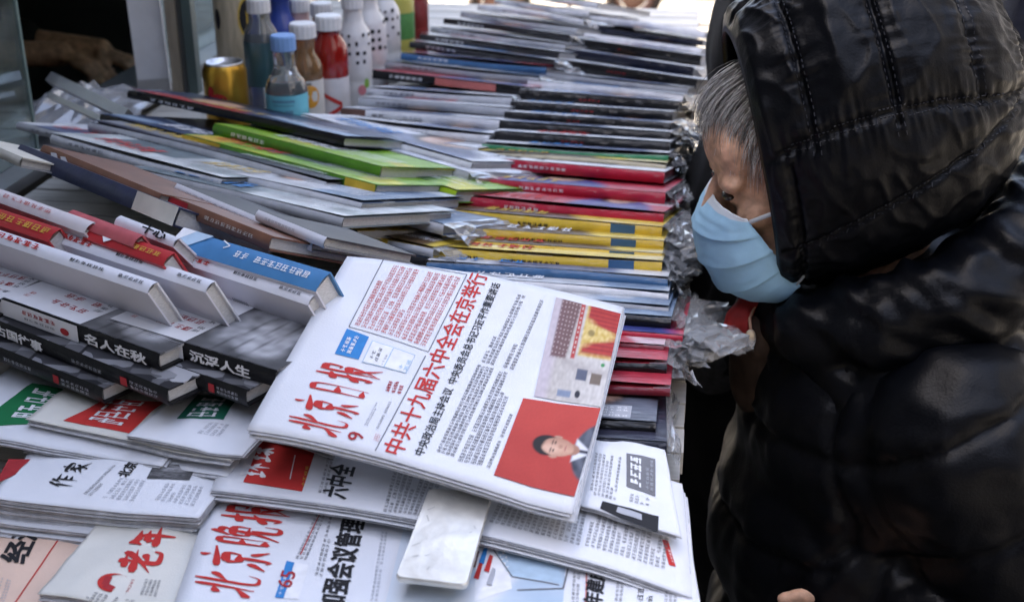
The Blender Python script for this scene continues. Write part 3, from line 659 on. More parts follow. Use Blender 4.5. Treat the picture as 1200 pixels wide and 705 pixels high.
# writers' paper pile
n7, p7 = newspaper('newspaper with black brush characters, between the banner papers and the cream one',
   [(-14, 584, .882), (60, 498, .882), (300, 512, .882), (233, 608, .882)], bump=smoothbump(.005, .001, 1), seed=61, th=.005)
pile_under(p7, 4, .0052, 'folded copy in the pile under the newspaper with black brush characters', "writers' newspapers in the left pile", 62, off=(-.001, -.001), jit=.004, first=.006)
p7.calli('masthead', BLACK, '作家', (82, 574), (111, 542), .022, wd=.07)
p7.poly('side_label', REDD, [(-6, 568), (10, 538), (36, 538), (18, 556)])
p7.lines('rules', GREY, [(96, 579), (132, 545), (142, 546), (108, 582)], 2, 22, seed=63)
p7.text('headline', BLACK, '北京', (150, 560), (163, 544), .010, bold=.02)
p7.picture('picture', [(172, 561), (182, 543), (231, 546), (222, 563)], hands_ink, 30, 20)
p7.lines('body_text', LGREY, [(118, 584), (140, 560), (172, 563), (158, 588)], 5, 9, seed=64)
p7.lines('body_text', LGREY, [(180, 586), (194, 566), (240, 570), (228, 594)], 7, 7, seed=65)
# banner papers
n8, p8 = newspaper('weekly newspaper with a wavy green banner, half under the one with the red banner',
   [(-90, 500, .891), (30, 420, .891), (270, 445, .891), (190, 545, .891)], bump=smoothbump(.004, .001, 2), m=NEWS, seed=71)
p8.poly('banner', GREEN, [(-30, 500), (38, 449), (100, 464), (62, 497)])
p8.lines('banner', WHITE, [(6, 492), (38, 454), (84, 464), (58, 494)], 1, 4, lay=2, seed=73, weight=.13, fill=.8, ragged=False)
n9, p9 = newspaper('weekly newspaper with a wavy red banner lying over the green banner one',
   [(30, 492, .901), (95, 438, .899), (335, 462, .900), (270, 540, .900)], bump=smoothbump(.004, .001, 3), m=NEWSW, seed=74)
p9.poly('banner', RED, [(74, 493), (124, 468), (194, 471), (152, 508)])
p9.lines('banner', WHITE, [(96, 493), (128, 469), (176, 472), (146, 502)], 1, 4, lay=2, seed=75, weight=.11, fill=.8, ragged=False)
n10, p10 = newspaper('pale newspaper with a small dark green banner, right of the red banner one',
   [(148, 511, .907), (228, 446, .907), (350, 462, .907), (284, 534, .906)], bump=smoothbump(.003, .001, 3), m=NEWS, seed=76, th=.004)
p10.poly('banner', mat('ink dark green', (.01, .12, .07), .7), [(207, 491), (232, 463), (280, 466), (262, 492)])
p10.lines('banner', WHITE, [(214, 489), (236, 466), (270, 468), (256, 490)], 1, 4, lay=2, seed=77, weight=.13, fill=.8, ragged=False)
p10.lines('body_text', LGREY, [(230, 508), (246, 494), (270, 498), (258, 512)], 4, 8, seed=78)
pile_under(p9, 5, .0062, 'folded copy in the thick pile under the banner newspapers', 'banner newspapers in the left pile', 79, off=(.0, -.0012), jit=.004, first=.012)
for p in (p5, p6, p7, p8, p9, p10): p.done()

# metal plate used as paperweight
c = [P(503, 572, .9085), P(577, 578, .9065), P(547, 687, .896), P(463, 677, .896)]
pw = thing('metal_plate', 'blank pale metal plate with rounded corners weighing down the newspapers', 'paperweight', sum(c)/4)
pp = Panel(*c, pw)
def rrect(n=5, r=.09):
    out = []
    ra, rb = r, r*pp.W/pp.H
    for cx, cy, a0 in ((1-ra, rb, -90), (1-ra, 1-rb, 0), (ra, 1-rb, 90), (ra, rb, 180)):
        for k in range(n+1):
            a = R(a0+90*k/n); out.append((cx+ra*math.cos(a), cy+rb*math.sin(a)))
    return out
rr = rrect(); n = len(rr); V = []
for ins, w_ in ((0, -.003), (0, .0), (.02, .0012)):
    V += [pp.m(.5+(u-.5)*(1-ins), .5+(v-.5)*(1-ins), w_) for u, v in rr]
Fc = [tuple(range(n))[::-1]] + [(j*n+i, j*n+(i+1) % n, (j+1)*n+(i+1) % n, (j+1)*n+i) for j in range(2) for i in range(n)] + [tuple(range(2*n, 3*n))]
mk('plate', V, Fc, mat('worn pale metal', (.64, .62, .56), .40, .5, 0, .2, 45, .25, 90, metal=.7), pw)
mb = MB()
for k in range(14):
    u, v = rng.uniform(.1, .9), rng.uniform(.1, .9); a = rng.uniform(0, 3); L = rng.uniform(.03, .12)
    A, B = pp.m(u, v, .0014), pp.m(u+L*math.cos(a), v+L*math.sin(a), .0014); nrm = unit(np.cross(B-A, pp.n))*.0003
    mb.add([A-nrm, A+nrm, B+nrm, B-nrm], [(0, 1, 2, 3)])
mb.build('scratches', mat('scratch', (.36, .35, .32), .5, .4, 0, 0), pw)

# ================================================================== BOOKS AND MAGAZINES
PAGES = mat('page edges', (.56, .555, .54), .9, .15, 0, .2, 300, .2, 400, aniso=(1, 1, 6))
def volume(name, cat, label, pL, pR, z, thick, depth, tilt, spine, cover, back=None, group=None, zr=None, wrapper=0, soft=True, seed=0, tail=None):
    """a book or magazine: pL, pR are the photo pixels of the two ends of the spine's lower edge, z the height of that edge;
    the covers fall away behind the spine by `tilt` degrees"""
    A, B = P(*pL, z), P(*pR, z if zr is None else zr)
    ex = B-A; L = np.linalg.norm(ex); e1 = ex/L
    yh = unit(np.cross([0, 0, 1.0], e1)); t = R(tilt)
    e2 = math.cos(t)*yh - math.sin(t)*np.array([0, 0, 1.0]); e3 = np.cross(e1, e2)
    base = (A+B)/2 + e2*depth/2; base[2] = min(A[2], B[2]) - max(0, depth*math.sin(t))
    o = thing(name, label, cat, base, group)
    q = lambda x, y, zz: A + e1*x*L + e2*y*depth + e3*zz
    ct = .0006 if cat == 'magazine' else .0016           # cover board
    r = random.Random(seed+int(pL[0]*7+pL[1]))
    warp = (r.uniform(-.003, .003), r.uniform(0, .004)) if cat == 'magazine' else (0, 0)
    def sl(z0, z1, x0, x1, y0, y1, nm, m, nu=8):
        def fn(u, v, w_):
            f = 0 if w_ == 0 else 1
            zz = z1 if f == 0 else z0
            xx, yy = x0+(x1-x0)*u, y0+(y1-y0)*v
            return q(xx, yy, zz + warp[0]*math.sin(math.pi*xx)*(1-yy) + warp[1]*math.sin(3*xx+1)*yy)
        V, Fc = grid_slab(lambda u, v, w_: fn(u, 1-v, w_), nu, 3, 1); return mk(nm, V, Fc, m, o)
    g_ = .0002
    sl(thick-ct, thick, 0, 1, .0, 1, 'front_cover', cover)
    sl(0, ct, 0, 1, .0, 1, 'back_cover', back or cover)
    e = .004/L
    sl(ct+g_, thick-ct-g_, e, 1-e, .02, 1-.02, 'pages', PAGES)
    # spine, slightly rounded
    n = 6; V = []; 
    bul = min(.0022, thick*.2)
    for i in range(9):
        for k in range(n+1):
            a = k/n; x = i/8
            zz = a*thick + warp[0]*math.sin(math.pi*x)
            V.append(q(x, 0, zz) - e2*(bul*math.sin(math.pi*a)+.0003))
    Fc = [(i*(n+1)+k, (i+1)*(n+1)+k, (i+1)*(n+1)+k+1, i*(n+1)+k+1) for i in range(8) for k in range(n)]
    mk('spine', V, Fc, spine, o, True)
    S_ = Panel(q(0, 0, thick)-e2*(bul+.0002), q(1, 0, thick)-e2*(bul+.0002), q(1, 0, 0)-e2*(bul+.0002), q(0, 0, 0)-e2*(bul+.0002), o, lift=.0006)
    Cv = Panel(q(0, 1, thick), q(1, 1, thick), q(1, 0, thick), q(0, 0, thick), o, lift=.0006 + abs(warp[0]) + warp[1]*0)
    Bk = Panel(q(0, 0, 0), q(1, 0, 0), q(1, 1, 0), q(0, 1, 0), o, lift=.0006)
    if wrapper:                                          # clear bag standing off past the right-hand end
        nu, nv = 9, 12; V = []; w0 = wrapper
        for sgn in (1, -1):
            for j in range(nv+1):
                for i in range(nu+1):
                    u, v = i/nu, j/nv; f = u**.6
                    zz = thick*.5 + sgn*(thick*.55*(1-f) + .001)
                    pnt = q(1, -.02+1.0*v, zz) + e1*(u*w0*(1+.35*math.sin(9*v+seed)+r.uniform(-.15, .15)))
                    pnt = pnt + e3*r.uniform(-1, 1)*(.004+.05*w0)*f + e2*r.uniform(-1, 1)*.004*f - np.array([0, 0, 1])*.012*u*u
                    V.append(pnt)
        n = (nu+1)*(nv+1); Fc = [(k*n+j*(nu+1)+i, k*n+j*(nu+1)+i+1, k*n+(j+1)*(nu+1)+i+1, k*n+(j+1)*(nu+1)+i) for k in range(2) for j in range(nv) for i in range(nu)]
        mk('wrapper', V, Fc, film_mat(), o)
    return o, S_, Cv, Bk

# --- black picture books lying flat with white paper bands
bk = mat('black book cloth', (.007, .007, .008), .5, .25, 0, .3, 90, .15, 300)
photo_bw = cover_mat('grey photograph cover', [(.025, .025, .028), (.11, .11, .115), (.22, .22, .23), (.05, .05, .055), (.34, .34, .35)], 10, 3, False, (1, 1.4, 1))
band = mat('white paper band', (.68, .68, .69), .6, .3, 0, .05, 60)
def black_book(label, pL, pR, z, title=None, tq=None, bandx=None, au=None, pub=None, depth=.112, seed=0, zr=None, th=.0145):
    o, sp, cv, bkp = volume('book', 'book', label, pL, pR, z, th, depth, 1.0, bk, photo_bw, bk, seed=seed, zr=zr)
    if z > .94: cv.picture('cover_photograph', [(0, 0), (1, 0), (1, 1), (0, 1)], hands_ink, 60, 40, uv=True, lay=0)
    if bandx:
        a, b = bandx
        cv.poly('paper_band', band, [(a, 0), (b, 0), (b, 1.0), (a, 1.0)], 2, uv=True)
        sp.poly('paper_band', band, [(a, -.03), (b, -.03), (b, 1.02), (a, 1.02)], 1, uv=True)
        c = (a+b)/2; w_ = b-a
        sp.lines('band_print', REDD, [(a+.30*w_, .12), (a+.74*w_, .12), (a+.74*w_, .52), (a+.30*w_, .52)], 1, 6, uv=True, lay=3, seed=seed, weight=.16, ragged=False)
        sp.lines('band_print', GREY, [(a+.32*w_, .6), (a+.72*w_, .6), (a+.72*w_, .8), (a+.32*w_, .8)], 1, 6, uv=True, lay=3, seed=seed+1, ragged=False)
        sp.poly('band_seal', REDD, [(a+(.84+.055*math.cos(t_*math.pi/6))*w_, .62+.22*math.sin(t_*math.pi/6)) for t_ in range(12)], 3, uv=True)
        for k in range(3):
            y0 = .78-k*.14; cv.lines('band_print', REDD, [(a+.42*w_, y0), (a+.86*w_, y0), (a+.86*w_, y0+.1), (a+.42*w_, y0+.1)], 1, 4, uv=True, lay=3, seed=seed+k+5, weight=.13, ragged=False)
        cv.lines('band_print', PINK, [(a+.12*w_, .35), (a+.2*w_, .35), (a+.2*w_, .9), (a+.12*w_, .9)], 10, 1, uv=True, lay=3, seed=seed+9)
        cv.lines('band_print', GREY, [(a+.86*w_, .5), (a+.96*w_, .5), (a+.96*w_, .85), (a+.86*w_, .85)], 6, 1, uv=True, lay=3, seed=seed+10)
    if title: sp.text('title', WHITE, title, tq[0], tq[1], th*.66, 2, .02, uv=True)
    if au: sp.lines('author', LGREY, [(au[0], .35), (au[1], .35), (au[1], .68), (au[0], .68)], 1, 7, uv=True, lay=2, seed=seed+3, ragged=False)
    if pub:
        sp.poly('publisher_seal', REDD, [(pub[0]-.045, .25), (pub[0]-.012, .25), (pub[0]-.012, .75), (pub[0]-.045, .75)], 2, uv=True)
        sp.lines('publisher', LGREY, [(pub[0], .25), (pub[1], .25), (pub[1], .75), (pub[0], .75)], 2, 6, uv=True, lay=2, seed=seed+4, ragged=False)
    sp.done(); cv.done(); return o
black_book('black book with a red publisher seal, lowest in the left stack on the banner papers', (-60, 399), (124, 473), .9125, au=(.40, .58), pub=(.76, .93), seed=1)
black_book('black book with white spine title, under the left banded book', (-18, 385), (200, 475), .928, title='古国往事', tq=((.09, .84), (.36, .84)), au=(.52, .68), pub=(.82, .96), seed=2)
black_book('black picture book with white paper band, left of the other banded book', (4, 366), (190, 434), .9435, title='名人在秋', tq=((.56, .86), (.93, .86)), bandx=(.0, .52), seed=3)
black_book('black book with worn spine lying under the right banded book', (96, 407), (292, 476), .928, au=(.50, .66), pub=(.84, .96), seed=4)
black_book('black picture book with white paper band and hand photograph, right of the other banded book', (131, 393), (326, 454), .9435, title='沉浮人生', tq=((.51, .86), (.86, .86)), bandx=(.0, .47), seed=5)
black_book('pale banded picture book at the very left behind the black stack', (-130, 345), (-2, 372), .9435, bandx=(.3, 1.0), seed=6)

# --- white paperbacks leaning with the spine up
wsp = mat('white paperback', (.66, .66, .69), .5, .4, 0, .06, 60); wback = mat('white back cover', (.60, .59, .63), .45, .4, 0, .06, 20)
redc = mat('red cover', (.42, .025, .03), .42, .4, .2, .15, 30); bluec = mat('blue cover', (.06, .20, .40), .4, .4, .2, .2, 30)
def leaning(label, pL, pR, z, th, depth, tilt, spine, cover, backm, seed=0, name='book', cat='book', **k):
    return volume(name, cat, label, pL, pR, z, th, depth, tilt, spine, cover, backm, seed=seed, **k)
def w_spine(sp, bkp, red=(.0, .3), au=(.42, .55), pub=(.8, .92), code=None):
    sp.lines('title', RED, [(red[0]+.02, .12), (red[1], .12), (red[1], .8), (red[0]+.02, .8)], 1, 6, uv=True, lay=2, seed=3, weight=.17, ragged=False)
    sp.lines('author', BLACK, [(au[0], .35), (au[1], .35), (au[1], .7), (au[0], .7)], 1, 6, uv=True, lay=2, seed=4, weight=.16, ragged=False)
    sp.lines('publisher', GREY, [(pub[0], .3), (pub[1], .3), (pub[1], .7), (pub[0], .7)], 1, 5, uv=True, lay=2, seed=5, weight=.2, ragged=False)
    if code:
        for k in range(9): bkp.poly('bar_code', GREY, [(code[0]+k*.012, .18), (code[0]+k*.012+.006, .18), (code[0]+k*.012+.006, .5), (code[0]+k*.012, .5)], 1, uv=True)
        bkp.stroke('bar_code', GREY, [(code[0]-.06, .12), (code[0]-.06, .5)], .0012, 1, uv=True)
    sp.done(); bkp.done()
_, sp, cv, bp_ = leaning('white paperback with red title at the left end of the leaning row', (-70, 262), (173, 344), 0.995, .013, .15, 62, wsp, wsp, wback); w_spine(sp, bp_, (.22, .5), (.64, .8), (.86, .97), None)
_, sp, cv, bp_ = leaning('white paperback in the middle of the leaning row, its end corner showing page edges', (52, 279), (241, 343), 0.995, .013, .15, 62, wsp, wsp, wback, seed=2); w_spine(sp, bp_, (.03, .3), (.45, .62), (.82, .96), None)
_, sp, cv, bp_ = leaning('white paperback with bar code on its grey back, at the right of the leaning row', (187, 300), (361, 358), 0.986, .013, .15, 62, wsp, bluec, wback, seed=3); w_spine(sp, bp_, (.03, .34), (.5, .66), (.8, .94), (.42,))
_, sp, cv, bp_ = leaning('blue book with white lettering behind the bar coded white paperback', (199, 290), (370, 342), 0.996, .022, .16, 62, bluec, bluec, wback, seed=4)
sp.poly('pale_wave', PALEB, [(.0, .0), (.22, .0), (.08, 1.0), (.0, 1.0)], 1, uv=True)
sp.poly('pale_wave', WHITE, [(.0, .0), (.10, .0), (.0, .8)], 2, uv=True)
sp.lines('title', WHITE, [(.42, .25), (.92, .25), (.92, .72), (.42, .72)], 1, 11, uv=True, lay=2, seed=9, weight=.13, ragged=False); sp.stroke('title', WHITE, [(.3, .06), (.36, .22), (.33, .4)], .0012, 2, uv=True); sp.done()
_, sp, cv, bp_ = leaning('red book with gilt lettering behind the left white paperback', (-80, 238), (57, 284), 1.002, .017, .15, 62, redc, redc, redc, seed=5)
sp.lines('title', GOLD, [(.55, .2), (.97, .2), (.97, .8), (.55, .8)], 1, 6, uv=True, lay=2, seed=10, ragged=False); sp.done()
_, sp, cv, bp_ = leaning('red book with a white heart on its spine', (97, 279), (191, 312), 1.004, .016, .15, 62, redc, redc, redc, seed=6)
sp.poly('heart', WHITE, [(.28, .92), (.2, .5), (.22, .25), (.27, .35), (.33, .22), (.37, .45)], 2, uv=True)
sp.lines('title', GOLD, [(.5, .3), (.92, .3), (.92, .75), (.5, .75)], 1, 5, uv=True, lay=2, seed=11, ragged=False); sp.done()
pkred = mat('faded red cover', (.46, .10, .11), .45, .4, .1, .2, 40); pkw = mat('pinkish white paperback', (.62, .57, .57), .5, .4, 0, .08, 40)
_, sp, cv, bp_ = leaning('faded red book just above the one with the heart', (74, 259), (156, 290), 1.010, .014, .15, 58, pkred, pkred, pkred, seed=7); sp.done()
_, sp, cv, bp_ = leaning('pinkish white book with thin red print, above the left red book', (-60, 216), (99, 274), 1.010, .014, .15, 60, pkw, photo_bw, pkw, seed=8)
sp.lines('title', PINK, [(.4, .25), (.75, .25), (.75, .7), (.4, .7)], 1, 7, uv=True, lay=2, seed=12, ragged=False); sp.done()
_, sp, cv, bp_ = leaning('white book with two bold black characters, behind the faded red one', (134, 263), (203, 290), 1.010, .010, .15, 52, wsp, wsp, wback, seed=9)
sp.text('title', BLACK, '十心', (.45, .85), (.85, .85), .009, 2, .03, uv=True); sp.done()
navy = mat('navy cloth', (.025, .032, .07), .4, .4, .1, .25, 60, .2, 200); brown = mat('brown cover', (.17, .075, .045), .45, .4, .1, .25, 40); cream = mat('cream paper', (.56, .53, .45), .6, .3, 0, .12, 40)
_, sp, cv, bp_ = leaning('navy cloth book with cream end, lying long across the left shelf', (18, 188), (205, 266), 1.004, .018, .12, 30, navy, navy, navy, seed=10)
sp.poly('cream_label', cream, [(.77, .0), (1.0, .0), (1.0, 1.0), (.77, 1.0)], 1, uv=True); sp.done()
_, sp, cv, bp_ = leaning('brown book with two pale dots behind the navy one', (48, 184), (186, 243), 1.008, .013, .10, 24, brown, brown, brown, seed=11)
sp.poly('pale_mark', WHITE, [(.10, .3), (.15, .2), (.17, .5), (.12, .7)], 2, uv=True); sp.poly('pale_mark', WHITE, [(.19, .3), (.23, .2), (.26, .5), (.21, .7)], 2, uv=True); sp.done()
_, sp, cv, bp_ = leaning('brown and red book with a pale heart, right of the dotted one', (158, 229), (316, 294), 1.002, .013, .10, 24, brown, brown, brown, seed=12)
sp.poly('red_label', redc, [(.1, .05), (.42, .05), (.42, .95), (.1, .95)], 1, uv=True); sp.poly('pale_heart', WHITE, [(.06, .85), (.0, .45), (.02, .2), (.06, .3), (.11, .2), (.12, .5)], 2, uv=True)
sp.lines('title', BEIGE, [(.55, .3), (.9, .3), (.9, .7), (.55, .7)], 1, 9, uv=True, lay=2, seed=13, ragged=False); sp.done()
DKG = mat('dark grey cover', (.05, .05, .052), .5, .3, .1, .2, 40); greyb = mat('grey paperback', (.28, .28, .28), .5, .4, .1, .2, 40)
for i, (a, b, z, lab, sm, cm) in enumerate([
    ((205, 226), (366, 295), .99, 'white-spined book behind the pale heart book', wsp, DKG),
    ((300, 258), (380, 291), 1.0, 'short white book with pale print just left of the big morning paper', wsp, DKG),
    ((-40, 168), (24, 196), 1.02, 'cream book at the left end of the shelf behind the navy one', cream, cream),
    ((196, 240), (300, 288), .985, 'dark grey book wedged below the pale heart book', greyb, greyb)]):
    _, sp, cv, bp_ = leaning(lab, a, b, z, .010, .11, 24, sm, cm, greyb, seed=20+i)
    if i < 2: sp.lines('title', LGREY, [(.1, .3), (.6, .3), (.6, .7), (.1, .7)], 1, 10, uv=True, lay=2, seed=30+i, ragged=False)
    sp.done()

# --- the long row of wrapped magazines along the customers' side; each one lies on the spine end of the one before it
def wc(n, c): return wrapped('wrapped ' + n, c)
BLK, WHT, GRN, BGE, RDM, YLW, GRY, BLU, DRD, NVY = (wc('black', (.005, .005, .006)), wc('white', (.70, .70, .71)), wc('green', (.03, .22, .10)), wc('beige', (.50, .44, .30)),
   wc('red', (.42, .015, .04)), wc('yellow', (.66, .44, .04)), wc('grey', (.33, .34, .36)), wc('blue', (.05, .13, .26)), wc('dark red', (.16, .012, .022)), wc('navy', (.008, .010, .022)))
def cm_(n, a, b, c): return cover_mat('cover ' + n, [a, a, b, a, c], 9, len(n), True, (1, 1.6, 1))
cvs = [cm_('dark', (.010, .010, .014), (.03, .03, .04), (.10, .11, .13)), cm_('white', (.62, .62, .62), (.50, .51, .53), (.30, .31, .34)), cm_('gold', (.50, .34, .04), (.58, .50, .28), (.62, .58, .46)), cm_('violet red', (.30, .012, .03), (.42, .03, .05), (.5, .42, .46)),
       cm_('blue grey', (.10, .15, .24), (.22, .28, .36), (.55, .58, .60)), cm_('green', (.10, .24, .015), (.28, .42, .02), (.50, .46, .04)), cm_('pale', (.46, .49, .48), (.55, .56, .54), (.22, .25, .25)), cm_('night', (.010, .012, .028), (.02, .03, .08), (.28, .36, .44))]
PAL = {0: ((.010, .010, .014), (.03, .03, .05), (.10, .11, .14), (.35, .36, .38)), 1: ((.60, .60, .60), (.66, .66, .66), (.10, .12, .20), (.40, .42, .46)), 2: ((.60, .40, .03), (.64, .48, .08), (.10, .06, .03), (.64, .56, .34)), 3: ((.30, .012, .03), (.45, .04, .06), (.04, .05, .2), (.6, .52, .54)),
       4: ((.06, .10, .18), (.20, .27, .36), (.5, .5, .5), (.58, .60, .62)), 5: ((.09, .24, .015), (.28, .44, .02), (.02, .08, .02), (.55, .48, .04)), 6: ((.46, .49, .48), (.58, .59, .57), (.12, .15, .16), (.30, .34, .33)), 7: ((.010, .012, .028), (.02, .04, .10), (.35, .03, .03), (.34, .44, .54))}
ROWG = 'wrapped magazines along the front edge of the counter'
row = [  # left end, right end of the spine's lower edge (photo pixels), thickness, spine, cover, wrapper, label
 ((470, 512), (781, 530), .007, NVY, cvs[0], .012, 'dark wrapped magazine lowest in the row, lying on the tabloid page'),
 ((470, 490), (768, 510), .009, BLK, cvs[0], .02, 'black magazine with a white label block, above the lowest of the row'),
 ((470, 442), (785, 464), .006, DRD, cvs[3], .012, 'dark red magazine with pale spine lettering, by the edge of the counter'),
 ((470, 417), (781, 438), .008, BLK, cvs[3], .03, 'black and plum magazine below the thin red ones, its film sticking far out'),
 ((470, 392), (778, 414), .006, DRD, cvs[3], .058, 'thin dark red magazine with a big crumpled film tail'),
 ((480, 376), (800, 400), .005, RDM, cvs[3], .05, 'thin bright red magazine just above the crumpled film tail'),
 ((480, 363), (786, 386), .009, BLK, cvs[4], .02, 'black magazine between the thin red ones and the grey ones'),
 ((490, 349), (783, 372), .008, GRY, cvs[4], .02, 'grey magazine nearest the black one beside the big newspaper'),
 ((495, 334), (783, 355), .008, WHT, cvs[4], .02, 'white magazine between two grey ones beside the big newspaper'),
 ((500, 320), (782, 340), .008, BLU, cvs[1], .02, 'blue grey magazine directly before the yellow-spined ones'),
 ((510, 307), (775, 325), .010, YLW, cvs[2], .03, 'yellow-spined magazine with a dark blue block at its right end'),
 ((514, 293), (775, 311), .008, YLW, cvs[2], .03, 'thin yellow-spined magazine, second of the yellow run from the blue one'),
 ((516, 280), (777, 298), .009, YLW, cvs[2], .045, 'yellow-spined magazine, third of the yellow run from the blue one'),
 ((522, 261), (775, 283), .010, YLW, cvs[2], .03, 'yellow-spined magazine touching the red run'),
 ((533, 245), (777, 268), .012, RDM, cvs[3], .02, 'thick red-spined magazine touching the yellow run'),
 ((547, 221), (779, 240), .010, RDM, cvs[3], .02, 'red-spined magazine in the middle of the red run'),
 ((554, 196), (778, 215), .010, RDM, cvs[1], .02, 'red-spined magazine next to the beige one'),
 ((560, 186), (780, 201), .006, BGE, cvs[2], .015, 'beige-spined magazine between the red and the green one'),
 ((565, 177), (783, 191), .007, GRN, cvs[1], .02, 'green-spined magazine, the only one in the row'),
 ((579, 166), (785, 180), .010, BLK, cvs[1], .025, None), ((585, 154), (785, 168), .010, BLK, cvs[1], .03, None), ((591, 142), (786, 156), .010, BLK, cvs[1], .035, None),  # white covers on black spines stand in for bright film highlights
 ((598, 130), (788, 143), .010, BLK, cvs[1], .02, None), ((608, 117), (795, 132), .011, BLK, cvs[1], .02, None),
 ((618, 104), (800, 122), .009, WHT, cvs[1], .02, 'white wrapped magazine, first behind the black run'), ((632, 92), (806, 112), .008, GRY, cvs[1], .02, 'pale grey magazine, second behind the black run'),
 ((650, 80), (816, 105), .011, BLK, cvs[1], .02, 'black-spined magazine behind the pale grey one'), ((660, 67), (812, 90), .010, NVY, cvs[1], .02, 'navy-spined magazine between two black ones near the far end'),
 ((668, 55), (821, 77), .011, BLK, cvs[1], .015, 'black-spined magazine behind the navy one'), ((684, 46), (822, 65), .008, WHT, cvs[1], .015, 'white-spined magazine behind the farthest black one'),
 ((696, 37), (824, 54), .007, NVY, cvs[1], .0, 'thin dark magazine at the far end of the row'), ((690, 26), (826, 46), .009, WHT, cvs[1], .0, 'white magazine at the far end of the counter against the bright pavement')]
for i, (a, b, th, sm, cm, wr, lab) in enumerate(row):
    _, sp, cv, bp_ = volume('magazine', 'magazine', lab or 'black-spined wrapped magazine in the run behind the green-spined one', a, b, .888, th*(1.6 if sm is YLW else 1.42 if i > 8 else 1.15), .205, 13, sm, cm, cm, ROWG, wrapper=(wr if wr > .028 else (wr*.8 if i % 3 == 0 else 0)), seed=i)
    if sm is YLW:
        sp.poly('blue_block', BLU, [(.77, .0), (.88, .0), (.88, 1.0), (.77, 1.0)], 1, uv=True)
        sp.lines('title', BLACK, [(.14, .3), (.2, .3), (.2, .75), (.14, .75)], 1, 2, uv=True, lay=2, seed=i, weight=.2, ragged=False)
        sp.lines('title', BLACK, [(.34, .35), (.56, .35), (.56, .7), (.34, .7)], 1, 9, uv=True, lay=2, seed=i+1, weight=.16)
    if sm is RDM: sp.lines('title', WHITE, [(.24, .3), (.50, .3), (.50, .7), (.24, .7)], 1, 9, uv=True, lay=2, seed=i, weight=.14)
    if sm is BLK: sp.lines('title', REDD, [(.38, .35), (.52, .35), (.52, .65), (.38, .65)], 1, 5, uv=True, lay=2, seed=i)
    if i == 1: cv.poly('label_block', LGREY, [(.72, .80), (.90, .80), (.90, .99), (.72, .99)], 2, uv=True); cv.lines('label_block', WHITE, [(.73, .82), (.89, .82), (.89, .98), (.73, .98)], 4, 6, uv=True, lay=3, seed=3)
    ttl = random.Random(i+50); x0 = ttl.uniform(.05, .3); ck = cvs.index(cm)
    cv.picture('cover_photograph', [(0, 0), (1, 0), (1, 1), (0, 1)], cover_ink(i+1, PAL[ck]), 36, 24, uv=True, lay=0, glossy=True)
    cv.lines('cover_title', ttl.choice((WHITE, GOLD, RED) if ck not in (1, 6) else (RED, BLACK, BLUE)), [(x0, .76), (x0+.30, .76), (x0+.30, .95), (x0, .95)], 1, 5, uv=True, lay=6, seed=i, weight=.13, ragged=False, fill=.9)
    sp.done(); cv.done()

# crumpled clear bag lying by the hatch
cb = P(62, 152, .865); bgp = thing('plastic_bag', 'crumpled clear plastic bag lying by the glass at the hatch', 'plastic bag', cb)
r = random.Random(3); nu, nv = 16, 10; V = []; A_, B_, C_ = P(-20, 168, .862), P(150, 150, .862), P(40, 120, .862)
for sgn in (0, 1):
    for j in range(nv+1):
        for i in range(nu+1):
            q = A_ + (B_-A_)*i/nu + (C_-A_)*j/nv; hgt = math.sin(math.pi*i/nu)*math.sin(math.pi*j/nv)
            V.append(q + np.array([r.gauss(0, .005), r.gauss(0, .005), (.003 + sgn*(.03*hgt + r.uniform(0, .022)*hgt))]))
n = (nu+1)*(nv+1); mk('film', V, [(k*n+j*(nu+1)+i, k*n+j*(nu+1)+i+1, k*n+(j+1)*(nu+1)+i+1, k*n+(j+1)*(nu+1)+i) for k in range(2) for j in range(nv) for i in range(nu)], film_mat(), bgp)

